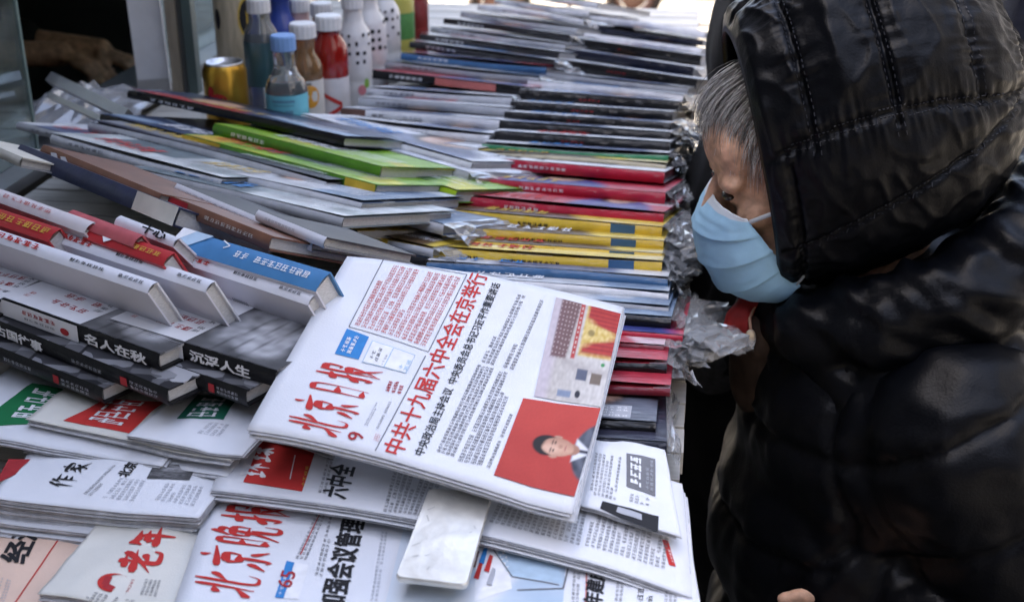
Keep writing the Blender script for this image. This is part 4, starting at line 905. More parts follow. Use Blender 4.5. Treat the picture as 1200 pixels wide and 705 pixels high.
# --- the middle of the counter: slanting rows between the books and the front row
MIDG = 'magazines slanting across the middle of the counter'
LIME = wc('lime', (.32, .46, .02)); GRN2 = wc('leaf green', (.08, .22, .02)); PALE = wc('pale', (.52, .53, .55)); SIL = wc('silver', (.42, .43, .45)); DGR = wc('charcoal', (.025, .025, .028))
mid = [
 ((385, 290), (500, 312), .905, .008, DGR, cvs[4], 'charcoal magazine under the corner of the big newspaper'),
 ((330, 262), (508, 302), .915, .008, PALE, cvs[2], 'pale magazine with a yellow patch beside the yellow-spined run'),
 ((262, 236), (418, 282), .935, .009, DGR, cvs[2], 'dark magazine with golden cover behind the white-spined book'),
 ((250, 207), (520, 276), .925, .010, PALE, cvs[4], 'pale magazine with a printed bar code strip, below the green ones'),
 ((180, 186), (430, 252), .94, .010, SIL, cvs[6], 'silver grey magazine below the long dark one'),
 ((120, 172), (330, 235), .95, .009, PALE, cvs[6], 'pale magazine with rows of light print behind the brown book'),
 ((150, 208), (402, 268), .975, .009, SIL, cvs[6], 'silver magazine squeezed between the white-spined book and the bar coded one'),
 ((176, 197), (424, 250), .965, .009, PALE, cvs[4], 'pale blue grey magazine in front of the long silver edged one'),
 ((60, 168), (260, 222), .975, .009, PALE, cvs[6], 'pale magazine at the hatch end behind the dotted brown book'),
 ((20, 152), (180, 190), .955, .008, SIL, cvs[1], 'silver magazine in crumpled film lying against the hatch'),
 ((104, 154), (382, 226), .955, .010, SIL, cvs[0], 'long dark magazine with a silver edge in front of the green ones'),
 ((118, 142), (396, 212), .95, .008, BLK, cvs[7], 'dark magazine behind the silver edged one'),
 ((214, 172), (440, 233), .95, .013, GRN2, cvs[5], 'green magazine with a yellow left end'),
 ((380, 188), (534, 238), .92, .012, LIME, cvs[5], 'lime green magazine beside the red-spined run'),
 ((250, 158), (446, 210), .95, .012, GRN2, cvs[5], 'green magazine right behind the one with the yellow end'),
 ((150, 115), (404, 172), .955, .009, BLK, cvs[7], 'dark magazine with a colourful cover in front of the bottles'),
 ((345, 156), (549, 216), .915, .012, SIL, cvs[1], 'thick silver grey magazine in front of the white-spined ones'),
 ((352, 146), (552, 204), .918, .012, WHT, cvs[1], 'white magazine lying on the thick silver grey one'),
 ((396, 160), (560, 184), .905, .010, WHT, cvs[1], 'white-spined magazine, lowest of the white run by the drinks'),
 ((394, 148), (573, 169), .905, .010, WHT, cvs[1], 'white-spined magazine, second of the white run by the drinks'),
 ((400, 137), (585, 152), .905, .011, WHT, cvs[1], 'white-spined magazine with a brown left end, by the drinks'),
 ((420, 124), (596, 137), .905, .010, SIL, cvs[1], 'grey-spined magazine at the back of the white run by the drinks'),
 ((430, 112), (600, 124), .905, .010, PALE, cvs[1], 'pale magazine in a crumpled bag behind the white run'),
 ((435, 92), (620, 113), .905, .012, BLK, cvs[3], 'black magazine with a red stripe in front of the fanned ones'),
 ((450, 80), (632, 100), .905, .010, GRY, cvs[4], 'grey magazine behind the red striped one'),
 ((470, 70), (640, 88), .91, .010, BLU, cvs[3], 'blue magazine with a pink picture among the far ones'),
 ((480, 56), (650, 80), .915, .009, DGR, cvs[1], None), ((492, 47), (655, 70), .915, .009, DGR, cvs[1], None), ((505, 38), (662, 60), .915, .009, SIL, cvs[1], None),
 ((520, 28), (668, 50), .915, .009, DGR, cvs[1], None), ((540, 20), (676, 40), .915, .009, SIL, cvs[1], None), ((560, 12), (684, 30), .915, .009, WHT, cvs[1], None), ((580, 4), (690, 20), .915, .009, WHT, cvs[1], None),
 ((600, -6), (700, 10), .915, .009, WHT, cvs[1], None)]
for i, (a, b, z, th, sm, cm, lab) in enumerate(mid):
    _, sp, cv, bp_ = volume('magazine', 'magazine', lab or 'pale fanned magazine in clear film near the far end of the counter', a, b, z-.015, th*1.2, (.12 if 'colourful cover in front' in (lab or '') else .20), 13 if z < .93 else 15, sm, cm, cm, MIDG, wrapper=.03 if i in (1, 3, 9, 16, 22, 24, 26, 29, 31) else 0, seed=100+i)
    if sm is WHT and i > 16: sp.lines('title', GREY, [(.2, .3), (.28, .3), (.28, .75), (.2, .75)], 1, 2, uv=True, lay=2, seed=i, weight=.2, ragged=False); sp.lines('title', LGREY, [(.4, .3), (.62, .3), (.62, .7), (.4, .7)], 1, 7, uv=True, lay=2, seed=i+1)
    if i == 20: sp.poly('brown_end', BROWN, [(.0, .0), (.16, .0), (.16, 1.0), (.0, 1.0)], 1, uv=True)
    if i == 23: sp.poly('red_stripe', PINK, [(.42, .1), (.8, .1), (.8, .9), (.42, .9)], 1, uv=True)
    if i == 12: sp.poly('yellow_end', YLW, [(.0, .0), (.22, .0), (.2, 1.0), (.0, 1.0)], 1, uv=True); sp.poly('yellow_tab', YLW, [(.86, .0), (1.0, .0), (1.0, 1.0), (.86, 1.0)], 1, uv=True); cv.poly('yellow_end', YLW, [(.02, .75), (.18, .75), (.18, 1.0), (.02, 1.0)], 1, uv=True)
    if i == 1: sp.poly('yellow_patch', YLW, [(.5, .0), (.72, .0), (.72, 1.0), (.5, 1.0)], 1, uv=True)
    if i == 3:
        for k in range(12): sp.poly('bar_code', BLACK, [(.58+k*.012, .1), (.585+k*.012, .1), (.585+k*.012, .9), (.58+k*.012, .9)], 1, uv=True)
    if i == 5: cv.lines('print', WHITE, [(.05, .2), (.5, .2), (.5, .95), (.05, .95)], 5, 9, uv=True, lay=1, seed=4, weight=.2)
    ttl = random.Random(i+90); x0 = ttl.uniform(.05, .3); ck = cvs.index(cm)
    cv.picture('cover_photograph', [(0, 0), (1, 0), (1, 1), (0, 1)], cover_ink(i+51, PAL[ck]), 44, 30, uv=True, lay=0, glossy=True)
    cv.lines('cover_title', ttl.choice((WHITE, GOLD, RED) if ck not in (1, 6) else (RED, BLACK, BLUE)), [(x0, .70), (x0+.34, .70), (x0+.34, .90), (x0, .90)], 1, 5, uv=True, lay=6, seed=i, weight=.13, ragged=False, fill=.9)
    cv.lines('cover_lines', ttl.choice((WHITE, LGREY)) if ck not in (1, 6) else GREY, [(.62, .66), (.94, .66), (.94, .92), (.62, .92)], 7, 26, uv=True, lay=7, seed=i+3)
    if not any(k_[0] == 'title' for k_ in sp.parts): sp.lines('title', WHITE if sm in (BLK, DGR, GRN2, LIME, BLU, NVY) else GREY, [(.12, .25), (.34, .25), (.34, .75), (.12, .75)], 1, 6, uv=True, lay=2, seed=i, weight=.15, ragged=False)
    sp.done(); cv.done()

# ================================================================== DRINKS
def liquid_mat(name, col, rough=.08, trans=.75):
    if name in MATS: return MATS[name]
    m = mat(name, col, rough, .5, .6, 0); m.node_tree.nodes['Principled BSDF'].inputs['Transmission Weight'].default_value = trans; return m
capw = mat('white plastic cap', (.72, .71, .69), .4, .4, 0, .05, 60)
def bottle(label, px, py, dep, r, body, cap_m, lab_m=None, lab=(.12, .55), cap_h=.022, cap_r=.018, neck=.72, deco=None, square=False, z=TOP, group=None, name='bottle'):
    """px, py: photo pixel of the middle of the cap's top"""
    c = D(px, py, dep); h = c[2]-z; c[2] = z
    o = thing(name, label, 'bottle', c, group)
    nr = cap_r*.86; hb = h-cap_h
    prof = [(0, .002), (r*.82, .0), (r, .008), (r, hb*.30), (r*.985, hb*.31), (r*.985, hb*.35), (r, hb*.36), (r, hb*neck), (r*.9, hb*(neck+.07)), (r*.62, hb*(neck+.15)), (nr, hb*(neck+.21)), (nr, hb)]
    def place(prof, n=28, sq=square):
        V, Fc = lathe(prof, n)
        if sq:
            V2 = []
            for x, y, zz in V:
                rr = math.hypot(x, y)
                if rr > nr*1.1:
                    a = math.atan2(y, x); k = 1/max(abs(math.cos(a)), abs(math.sin(a)))**.75; x, y = x*k*.93, y*k*.93
                V2.append((x, y, zz))
            V = V2
        return np.array(V)+c, Fc
    V, Fc = place(prof); mk('body', V, Fc, body, o, True)
    V, Fc = place([(0, hb+.001), (cap_r, hb+.001), (cap_r, h-.003), (cap_r*.93, h), (0, h)], 32, False)
    V = np.array(V); rid = 1-.035*(np.arange(len(V)) % 2)[:, None]*np.array([[1, 1, 0]]); V = c*np.array([1, 1, 0])+(V-c*np.array([1, 1, 0]))*rid
    cp = mk('cap', V, Fc, cap_m, o)
    if lab_m:
        V, Fc = place([(r*1.008, hb*lab[0]), (r*1.008, hb*lab[1])]); mk('label', V, Fc, lab_m, o, True)
    if deco:
        for nm, m, a0, a1, z0, z1, shape in deco:                # patches wrapped on the label; angle 0 faces the camera
            V = []; n = 16; f0 = math.atan2(-c[1], -c[0]); mbk = MB()
            if shape == 'rect':
                for k in range(n+1):
                    a = f0 + a0+(a1-a0)*k/n
                    for zz in (z0, z1): V.append((c[0]+r*1.02*math.cos(a), c[1]+r*1.02*math.sin(a), c[2]+hb*zz))
                mbk.add(V, [(2*k, 2*k+2, 2*k+3, 2*k+1) for k in range(n)])
            else:
                am, zm = (a0+a1)/2, (z0+z1)/2; V.append((c[0]+r*1.02*math.cos(f0+am), c[1]+r*1.02*math.sin(f0+am), c[2]+hb*zm))
                for k in range(n):
                    t = 2*math.pi*k/n; a = f0+am+(a1-a0)/2*math.cos(t); V.append((c[0]+r*1.022*math.cos(a), c[1]+r*1.022*math.sin(a), c[2]+hb*(zm+(z1-z0)/2*math.sin(t))))
                mbk.add(V, [(0, 1+k, 1+(k+1) % n) for k in range(n)])
            mbk.build(nm, m, o)
    return o
clear = liquid_mat('clear water bottle', (.80, .86, .88), .05, .9)
labc = mat('cyan label', (.16, .52, .60), .4, .4, .3, .08, 40); labd = mat('cyan label print', (.12, .28, .38), .4, .4, 0, 0)
bottle('small water bottle with pale blue cap and cyan label', 331, 41, 1.80, .030, clear, mat('pale blue cap', (.20, .36, .66), .4, .4, 0, .05, 50), labc, (.20, .64), neck=.66,
  deco=[('label_print', labd, -.75, .35, .58, .60, 'rect'), ('label_print', labd, -.7, .3, .55, .558, 'rect'), ('label_print', labd, -.65, -.25, .42, .51, 'rect'), ('label_print', labd, -.15, .25, .42, .51, 'rect'), ('label_print', BLACK, -.35, -.05, .31, .36, 'rect')])
bottle('tall clear water bottle with white cap behind the cyan labelled one', 302, -2, 1.93, .027, liquid_mat('clear grey bottle', (.55, .60, .63), .06, .85), capw, liquid_mat('dark teal label', (.05, .12, .13), .3, .2), (.42, .78), neck=.78)
juice = liquid_mat('amber tea', (.42, .22, .09), .08, .6)
fruit = mat('orange fruit print', (.75, .33, .04), .4, .4, .2, .15, 60)
bottle('tea bottle with white cap and orange fruit label', 354, 27, 1.90, .0265, juice, capw, mat('white bottle label', (.70, .66, .60), .45, .4, .2, .08, 50), (.08, .62), cap_r=.02,
  deco=[('fruit', fruit, -.35, .75, .36, .58, 'round'), ('label_print', BLACK, -.3, .3, .585, .6, 'rect'), ('label_print', fruit, .2, .7, .12, .22, 'rect'), ('label_print', GREY, -.5, -.1, .14, .24, 'rect')])
redj = liquid_mat('red juice', (.42, .018, .012), .08, .35)
o = bottle('bottle of red juice with white cap and red chevron on its label', 384, 18, 1.95, .0275, redj, capw, mat('pale bottle label', (.64, .62, .62), .45, .4, .2, .08, 50), (.06, .56), cap_r=.0205, neck=.8)
c = np.array(o.location); f0 = math.atan2(-c[1], -c[0]); mbk = MB(); V = []
for s_ in (0, 1):
    for k in range(9):
        a = f0 - .7 + 1.25*k/8; zz = .44 - .13*k/8 if s_ == 0 else .16 + .13*k/8
        for d in (-.022, .022): V.append((c[0]+.0284*math.cos(a), c[1]+.0284*math.sin(a), TOP+.155*(zz+d)))
mbk.add(V, [(s_*18+2*k, s_*18+2*k+2, s_*18+2*k+3, s_*18+2*k+1) for s_ in range(2) for k in range(8)]); mbk.build('chevron', RED, o)
milk = mat('white dairy bottle', (.68, .67, .65), .35, .45, .4, .05, 50)
def cow(seed):
    r = random.Random(seed); return [('spot', BLACK, a, a+r.uniform(.14, .26), z_, z_+r.uniform(.025, .05), 'round') for a in np.arange(-1.2, 1.2, .42) for z_ in np.arange(.5, .84, .085) if r.random() < .75]
bottle('white dairy bottle with black spots and a pink blossom, beside the red juice', 412, -6, 2.05, .028, milk, capw, None, deco=cow(1)+[('blossom', mat('pink print', (.7, .25, .28), .4), .1, .6, .2, .3, 'round'), ('green_leaf', mat('leaf print', (.25, .45, .08), .4), .5, .85, .26, .36, 'round')])
bottle('second white dairy bottle with black spots, behind the one with the blossom', 430, -18, 2.15, .030, milk, capw, None, deco=cow(2))
bottle('third white dairy bottle with black spots, farthest from the red juice', 447, -30, 2.25, .030, milk, capw, None, deco=cow(3))
bottle('white capped juice bottle between the tea and the red juice', 376, 3, 2.06, .026, juice, capw, None)
bottle('pale pink bottle with white cap behind the tea bottle', 350, -2, 2.08, .028, mat('pink bottle', (.66, .45, .42), .35, .4, .3, .1, 40), capw, None)
bottle('royal blue bottle behind the clear water bottle', 326, -16, 2.05, .029, mat('royal blue bottle', (.02, .05, .26), .3, .5, .4, .1, 40), mat('royal blue cap', (.02, .05, .30), .4), None)
bottle('yellow green bottle at the end of the drinks near the fanned magazines', 466, -42, 2.38, .028, mat('yellow green bottle', (.50, .45, .10), .35, .4, .3, .2, 40), capw, mat('green strip label', (.10, .28, .08), .4, .4, 0, .2, 60), (.3, .6))
bottle('dark red bottle behind the yellow green one', 484, -52, 2.45, .027, mat('dark red bottle', (.25, .03, .03), .3, .5, .4, .2, 40), capw, None)
cg = mat('gold can', (.62, .36, .05), .28, .5, 0, .12, 30, metal=.85); cs_ = mat('can rim', (.6, .6, .6), .3, .5, 0, .05, 30, metal=.9)
def can(label, px, py, h, r, m, deco_m=None):
    c = P(px, py, TOP+h); c[2] = TOP; o = thing('drink_can', label, 'can', c)
    V, Fc = lathe([(0, .004), (r*.7, .003), (r*.8, 0), (r, .010), (r, h-.012), (r*.86, h-.003)], 32); mk('body', np.array(V)+c, Fc, m, o, True)
    V, Fc = lathe([(r*.86, h-.003), (r*.88, h), (r*.8, h), (r*.78, h-.005), (0, h-.005)], 32); mk('rim', np.array(V)+c, Fc, cs_, o, True)
    if deco_m:
        f0 = math.atan2(-c[1], -c[0])
        for a0, a1, z0, z1 in ((-.75, -.05, .5, .68), (-.9, -.6, .56, .76)):
            V = [c]*0; am, zm = (a0+a1)/2, (z0+z1)/2
            V = [(c[0]+r*1.01*math.cos(f0+am), c[1]+r*1.01*math.sin(f0+am), TOP+h*zm)]
            for k in range(14):
                t = 2*math.pi*k/14; a = f0+am+(a1-a0)/2*math.cos(t)*(1+.3*math.sin(3*t)); V.append((c[0]+r*1.012*math.cos(a), c[1]+r*1.012*math.sin(a), TOP+h*(zm+(z1-z0)/2*math.sin(t))))
            mk('emblem', V, [(0, 1+k, 1+(k+1) % 14) for k in range(14)], deco_m, o)
    return o
can('gold drink can with a red emblem beside the tall clear bottle', 262, 72, .128, .0325, cg, RED)
bottle('tall cream and gold bottle with a black round emblem behind the gold can', 270, -60, 2.03, .036, mat('cream gold bottle', (.52, .44, .30), .35, .4, .3, .25, 25, aniso=(6, 6, 1)), capw, None, neck=.85,
  deco=[('emblem_ring', GOLD, .05, .95, .52, .80, 'round'), ('emblem', BLACK, .12, .9, .54, .78, 'round'), ('emblem', BLACK, -1.1, -.75, .58, .72, 'round')])

# ================================================================== PEOPLE
def usphere(c, ax, n=14, m=10):
    """ellipsoid; ax: three half-axis vectors"""
    V, Fc = [], []; c = np.asarray(c, float); ax = [np.asarray(a, float) for a in ax]
    for j in range(m+1):
        t = math.pi*j/m
        for i in range(n):
            a = 2*math.pi*i/n; V.append(c + ax[0]*math.sin(t)*math.cos(a) + ax[1]*math.sin(t)*math.sin(a) + ax[2]*math.cos(t))
    for j in range(m):
        for i in range(n): k = (i+1) % n; Fc.append((j*n+i, (j+1)*n+i, (j+1)*n+k, j*n+k))
    return V, Fc
class Flesh:
    """overlapping volumes grown together into one continuous skin"""
    def __init__(s): s.mb = MB()
    def ell(s, c, ax): s.mb.add(*usphere(c, ax)); return s
    def limb(s, pts, rad):
        pts = [np.asarray(p, float) for p in pts]
        for i in range(len(pts)-1):
            n = max(2, int(np.linalg.norm(pts[i+1]-pts[i])/max(.004, .35*min(rad[i], rad[i+1]))))
            for k in range(n+1):
                f = k/n; r = rad[i]*(1-f)+rad[i+1]*f; c = pts[i]*(1-f)+pts[i+1]*f
                s.mb.add(*usphere(c, [(r, 0, 0), (0, r, 0), (0, 0, r)], 10, 7))
        return s
    def grow(s, voxel, smooth=6):
        me = bpy.data.meshes.new('flesh'); me.from_pydata(s.mb.V, [], s.mb.F); o = bpy.data.objects.new('flesh', me); COL.objects.link(o)
        md = o.modifiers.new('r', 'REMESH'); md.mode = 'VOXEL'; md.voxel_size = voxel
        sm = o.modifiers.new('s', 'SMOOTH'); sm.factor = .5; sm.iterations = smooth
        dg = bpy.context.evaluated_depsgraph_get(); dg.update(); e = o.evaluated_get(dg).to_mesh()
        V = np.empty(len(e.vertices)*3); e.vertices.foreach_get('co', V); V = V.reshape(-1, 3)
        N = np.empty(len(e.vertices)*3); e.vertices.foreach_get('normal', N); N = N.reshape(-1, 3)
        Fc = [tuple(p.vertices) for p in e.polygons]
        bpy.data.objects.remove(o); bpy.data.meshes.remove(me); return V, N, Fc
UZ = np.array([0, 0, 1.0])
def hand(fl, wrist, d, n, side, curl=.7, sc=1.0):
    """palm and five fingers; d: from wrist to knuckles, n: out of the back of the hand, side: towards the thumb"""
    d, n, side = unit(d), unit(n), unit(side)
    kn = wrist + d*.085*sc
    for k in range(5):
        f = k/4; c = wrist*(1-f)+kn*f; fl.ell(c, [side*(.026+.014*f)*sc, n*.013*sc, d*.018*sc])
    for i, (o, L) in enumerate(((.030, .072), (.010, .080), (-.010, .074), (-.029, .058))):
        p = kn + side*o*sc; a = .25; pts = [p - d*.012*sc]; 
        for seg, q in zip((.45, .32, .23), (curl*.6, curl, curl*.8)):
            p = p + (d*math.cos(a) - n*math.sin(a))*L*seg*sc; a += q; pts.append(p)
        pts[1:1] = [kn + side*o*sc]
        fl.limb(pts, [.0085*sc, .0088*sc, .0082*sc, .0076*sc, .0066*sc])
    t0 = wrist + d*.022*sc + side*.026*sc; t1 = t0 + (side*.6+d*.7-n*.25)*.036*sc; t2 = t1 + (side*.15+d*.9-n*.35)*.028*sc; t3 = t2 + (d*.9-side*.1-n*.4)*.022*sc
    fl.limb([t0, t1, t2, t3], [.014*sc, .0115*sc, .0095*sc, .0078*sc])
def head(fl, H0, f, l, u):
    g = lambda x, y, z: H0 + f*x + l*y + u*z
    e = lambda c, r: fl.ell(g(*c), [f*r[0], l*r[1], u*r[2]])
    e((-.012, 0, .036), (.096, .076, .084)); e((.032, 0, -.028), (.062, .060, .086)); e((.062, 0, -.098), (.028, .030, .022))
    e((.070, 0, .045), (.028, .055, .04))
    for s_ in (-1, 1):
        e((.02, .046*s_, -.068), (.05, .018, .03)); e((.066, .042*s_, -.018), (.024, .018, .016)); e((.082, .030*s_, .019), (.014, .026, .009))
        e((.080, .031*s_, .004), (.012, .017, .010)); e((-.012, .079*s_, -.012), (.018, .008, .032))
    fl.limb([g(.094, 0, .012), g(.108, 0, -.012), g(.117, 0, -.034)], [.007, .009, .013]); e((.104, .013, -.037), (.012, .009, .008)); e((.104, -.013, -.037), (.012, .009, .008))
    e((.098, 0, -.064), (.010, .024, .007)); e((.096, 0, -.074), (.010, .020, .007))
    fl.limb([g(-.02, 0, -.05), g(-.045, 0, -.13), g(-.075, 0, -.19)], [.056, .056, .066])
skin = mat('weathered skin', (.60, .36, .24), .55, .4, 0, .45, 70, .6, 130)
b_ = skin.node_tree.nodes['Principled BSDF']; b_.inputs['Subsurface Weight'].default_value = .08; b_.inputs['Subsurface Radius'].default_value = (.01, .004, .002)
def nylon(name, col, rough):
    m = mat(name, col, rough, .15, 0, .2, 30)
    n = m.node_tree; b = n.nodes['Principled BSDF']; tc = [x for x in n.nodes if x.type == 'TEX_COORD'][0]
    h = None
    for sc, st, dist in ((34, .16, .6), (420, .10, 0)):
        t = n.nodes.new('ShaderNodeTexNoise'); t.inputs['Scale'].default_value = sc; t.inputs['Detail'].default_value = 3; t.inputs['Distortion'].default_value = dist
        n.links.new(tc.outputs['Object'], t.inputs['Vector'])
        bp = n.nodes.new('ShaderNodeBump'); bp.inputs['Strength'].default_value = st; bp.inputs['Distance'].default_value = .018 if sc < 20 else .004
        n.links.new(t.outputs['Fac'], bp.inputs['Height'])
        if h: n.links.new(h, bp.inputs['Normal'])
        h = bp.outputs[0]
    n.links.new(h, b.inputs['Normal']); return m
jk = nylon('black quilted nylon', (.0011, .0015, .0028), .40)
coatm = mat('black wool coat', (.005, .005, .006), .8, .25, 0, .3, 200, .4, 500)
trou = mat('black trousers', (.004, .004, .005), .85, .2, 0, .3, 150, .3, 400)
shoe = mat('black shoe leather', (.012, .011, .010), .4, .4, 0, .2, 60)
def quilt(V, N, dfun, depth=.010, wid=.011, puff=.006, wr=.004, seed=0, kk=(22, 22, 22)):
    out = V.copy()
    for i in range(len(V)):
        p = V[i]; d, amp = dfun(p)
        q = Vector((p[0]*kk[0]+seed, p[1]*kk[1], p[2]*kk[2]))
        w1 = mnoise.noise(q) + .5*mnoise.noise(q*2.3)
        near = math.exp(-(d/.035)**2)
        pk = mnoise.noise(Vector((p[0]*60+seed, p[1]*60, p[2]*60)))
        disp = -depth*math.exp(-(d/wid)**2)*amp + puff*(1-math.exp(-(d/.03)**2)) + wr*w1 + .0035*pk*near
        out[i] = p + N[i]*disp
    return out

f1 = -_rt; l1 = np.cross(UZ, f1); th = R(18)
H0 = D(951, 192, 1.27)
hf, hu = f1*math.cos(th) - UZ*math.sin(th), UZ*math.cos(th) + f1*math.sin(th)
foot = H0 - f1*.14; foot[2] = GZ
P1 = thing('person', 'stooping reader in a black hooded down jacket and pale blue face mask', 'person', foot)
G = lambda f, l, z: H0 + f1*f + l1*l + UZ*z
fl = Flesh(); head(fl, H0, hf, l1, hu)
fl.limb([G(-.10, 0, -.24), G(-.10, 0, -.35), G(-.13, 0, -.56)], [.09, .12, .12])
Sh = {s_: G(-.13, .15*s_, -.225) for s_ in (1, -1)}
El = {1: G(-.27, .215, -.46), -1: G(-.24, -.21, -.46)}; Wr = {1: G(-.075, .215, -.415), -1: G(-.10, -.17, -.52)}
for s_ in (1, -1):
    fl.limb([Sh[s_], El[s_], Wr[s_]], [.05, .042, .026])
    hd = unit(Wr[s_]-El[s_]*.8-G(0, 0, -.2)*.2) if 0 else unit(f1*.95+UZ*.05)
    hand(fl, Wr[s_]+f1*.012, hd, unit(UZ*.75+l1*.65*s_), unit(UZ*.5-l1*.85*s_), .75, .95)
hips = {s_: G(-.14, .09*s_, -.62) for s_ in (1, -1)}
for s_ in (1, -1):
    kne = G(-.09, .10*s_, -.93); ank = G(-.16, .10*s_, GZ+.09-H0[2]); fl.limb([hips[s_], kne, ank], [.085, .055, .042]); fl.limb([ank, ank+f1*.13-UZ*.05], [.038, .03])
V, N, Fc = fl.grow(.0042, 3)
mk('body', V, Fc, skin, P1, True)
# eye: lids and a dark slit
for s_ in (1, -1):
    ey = MB(); ey.add(*usphere(H0 + hf*.0885 + l1*.034*s_ + hu*.0075, [hf*.0065, l1*.0150, hu*.0042], 14, 8))
    ey.build('eye', mat('dark eye', (.012, .008, .006), .2, .5, 0, 0), P1, True)
# trousers, shoes
fl = Flesh()
for s_ in (1, -1):
    kne = G(-.09, .10*s_, -.93); ank = G(-.16, .10*s_, GZ+.07-H0[2]); fl.limb([hips[s_]+UZ*.1, hips[s_], kne, ank], [.13, .125, .088, .072])
V, N, Fc = fl.grow(.012, 4); mk('trousers', V, Fc, trou, P1, True)
for s_ in (1, -1):
    ank = G(-.16, .10*s_, GZ+.045-H0[2]); fl = Flesh(); fl.limb([ank-f1*.05, ank+f1*.06, ank+f1*.15-UZ*.008], [.045, .045, .036]); V, N, Fc = fl.grow(.008, 3); mk('shoe', V, Fc, shoe, P1, True)
# down jacket
fl = Flesh()
fl.ell(G(-.115, 0, -.27), [f1*.170, l1*.215, UZ*.18]); fl.ell(G(-.105, 0, -.42), [f1*.18, l1*.215, UZ*.20]); fl.ell(G(-.11, 0, -.60), [f1*.185, l1*.215, UZ*.16])
fl.ell(G(-.14, 0, -.17), [f1*.13, l1*.15, UZ*.09])
for s_ in (1, -1):
    fl.limb([Sh[s_]+UZ*.0, El[s_], Wr[s_]-(Wr[s_]-El[s_])*.10], [.105, .09, .062])
V, N, Fc = fl.grow(.0065, 8)
def seg(p, a, b):
    t = np.dot(p-a, b-a)/np.dot(b-a, b-a); tc_ = min(1, max(0, t)); return np.linalg.norm(p-a-(b-a)*tc_), t
def jd(p):
    best = 9
    for s_ in (1, -1):
        d1, t1 = seg(p, Sh[s_], El[s_]); d2, t2 = seg(p, El[s_], Wr[s_])
        L1 = np.linalg.norm(El[s_]-Sh[s_]); L2 = np.linalg.norm(Wr[s_]-El[s_])
        if d1 < .115 and s_*np.dot(p-H0, l1) > .16:
            return min(abs(t1*L1 - c_) for c_ in (-.03, .075, .17, .27)), 1
        if d2 < .085 and t2 > .1: return min(abs(t2*L2 - c_) for c_ in (.07, .15, .23)), 1
        best = min(best, abs(s_*np.dot(p-H0, l1) - .152 - .02*math.sin(p[2]*20)) + (0 if p[2] > H0[2]-.45 else .1))
    z = p[2]-H0[2]; zz = z + .02*math.sin(np.dot(p-H0, f1)*14)
    return min(best, min(abs(zz+c_) for c_ in (.25, .37, .49, .61, .72))), 1
V2 = quilt(V, N, jd, .007, .005, .005, .003, 3, (15, 15, 15))
mk('jacket', V2, Fc, jk, P1, True)
# hood
a_ = unit(f1*.978 - UZ*.335); uh = unit(UZ*.978 + f1*.335); lh = l1
RC = D(879, 180, 1.27); LH = .264
ks = [0, .04, .12, .3, .5, .68, .82, .92, .975, 1.0]
Tt = [.128, .140, .153, .168, .168, .152, .122, .085, .045, .004]; Bt = [.138, .142, .140, .132, .122, .105, .082, .055, .03, .003]; Wt = [.100, .108, .118, .132, .136, .128, .106, .075, .042, .004]
def hood_pt(s_, ang, inset=0):
    T, B, W = (np.interp(s_, ks, q_) for q_ in (Tt, Bt, Wt))
    c_, sn = math.cos(ang), math.sin(ang); ex = .9
    cx = math.copysign(abs(c_)**ex, c_); sx = math.copysign(abs(sn)**ex, sn)
    back = .035*sn*(1-s_) if sn > 0 else .0
    return RC - a_*(s_*LH) + a_*(-.012*sn) + lh*cx*(W-inset) + uh*sx*((T if sn > 0 else B)-inset) - uh*.012*s_
NS, NA = 150, 300; SS = [1-(1-i/NS)**1.0 for i in range(NS+1)]; SS = [min(.9995, x) for x in SS]
Pm = np.array([[hood_pt(s_, 2*math.pi*k/NA) for k in range(NA)] for s_ in SS])
du = np.roll(Pm, -1, 1)-np.roll(Pm, 1, 1); ds = np.gradient(Pm, axis=0); Nn = np.cross(du, ds); Nn /= np.linalg.norm(Nn, axis=2, keepdims=True)+1e-12
cen = Pm.mean(axis=(0, 1))
if (Nn[40, 75]*(Pm[40, 75]-cen)).sum() < 0: Nn = -Nn
Vh = Pm.copy()
for i, s_ in enumerate(SS):
    for k in range(NA):
        an = 2*math.pi*k/NA; p = Pm[i, k]; up_ = math.sin(an); near = math.cos(an)
        seams = [abs(s_*LH - c_) for c_ in ((.045, .118, .195, .25) if up_ > .08+.10*math.sin(3*s_) else (.02, ))]
        mid_ = (up_ - (.12 + .12*math.sin(3.2*s_+.2)))*.15
        low = (up_ - (-.50 + .62*s_))*.14
        d = min(seams + [abs(mid_), abs(low)] + [abs(near)*.13 if up_ > 0 else 1])
        q = Vector(p)
        # gathers running away from the seams, broad creases
        w1 = mnoise.noise(Vector((s_*6.5, an*7, 2.3))) + .6*mnoise.noise(q*38)
        cr = 1-abs(mnoise.noise(Vector((s_*9+1.7, an*3.2+s_*4, 8.1))))*2.2
        gath = mnoise.noise(Vector((s_*55, an*3, 4.0)))*math.exp(-(mid_/.018)**2) + mnoise.noise(Vector((an*30, s_*3, 1.0)))*math.exp(-(min(seams)/.018)**2)
        edge = min(1, s_*25)
        disp = -.0055*math.exp(-(d/.0035)**2) + .006*(1-math.exp(-(d/.03)**2)) + .0016*w1 + .0022*max(0, cr)**3 + .0032*gath + .0009*mnoise.noise(q*95)
        Vh[i, k] = p + Nn[i, k]*disp*edge*min(1, (1-s_)*20+.1)
V = list(Vh.reshape(-1, 3)); I = lambda i, k: i*NA + (k % NA)
Fc = [(I(i, k), I(i, k+1), I(i+1, k+1), I(i+1, k)) for i in range(NS) for k in range(NA)]
base = len(V); NI = 30
for i in range(NI+1):
    s_ = i/NI*.9
    for k in range(NA): V.append(hood_pt(s_, 2*math.pi*k/NA, .013 if i else .006) + (a_*.002 if i == 0 else 0))
J = lambda i, k: base + i*NA + (k % NA)
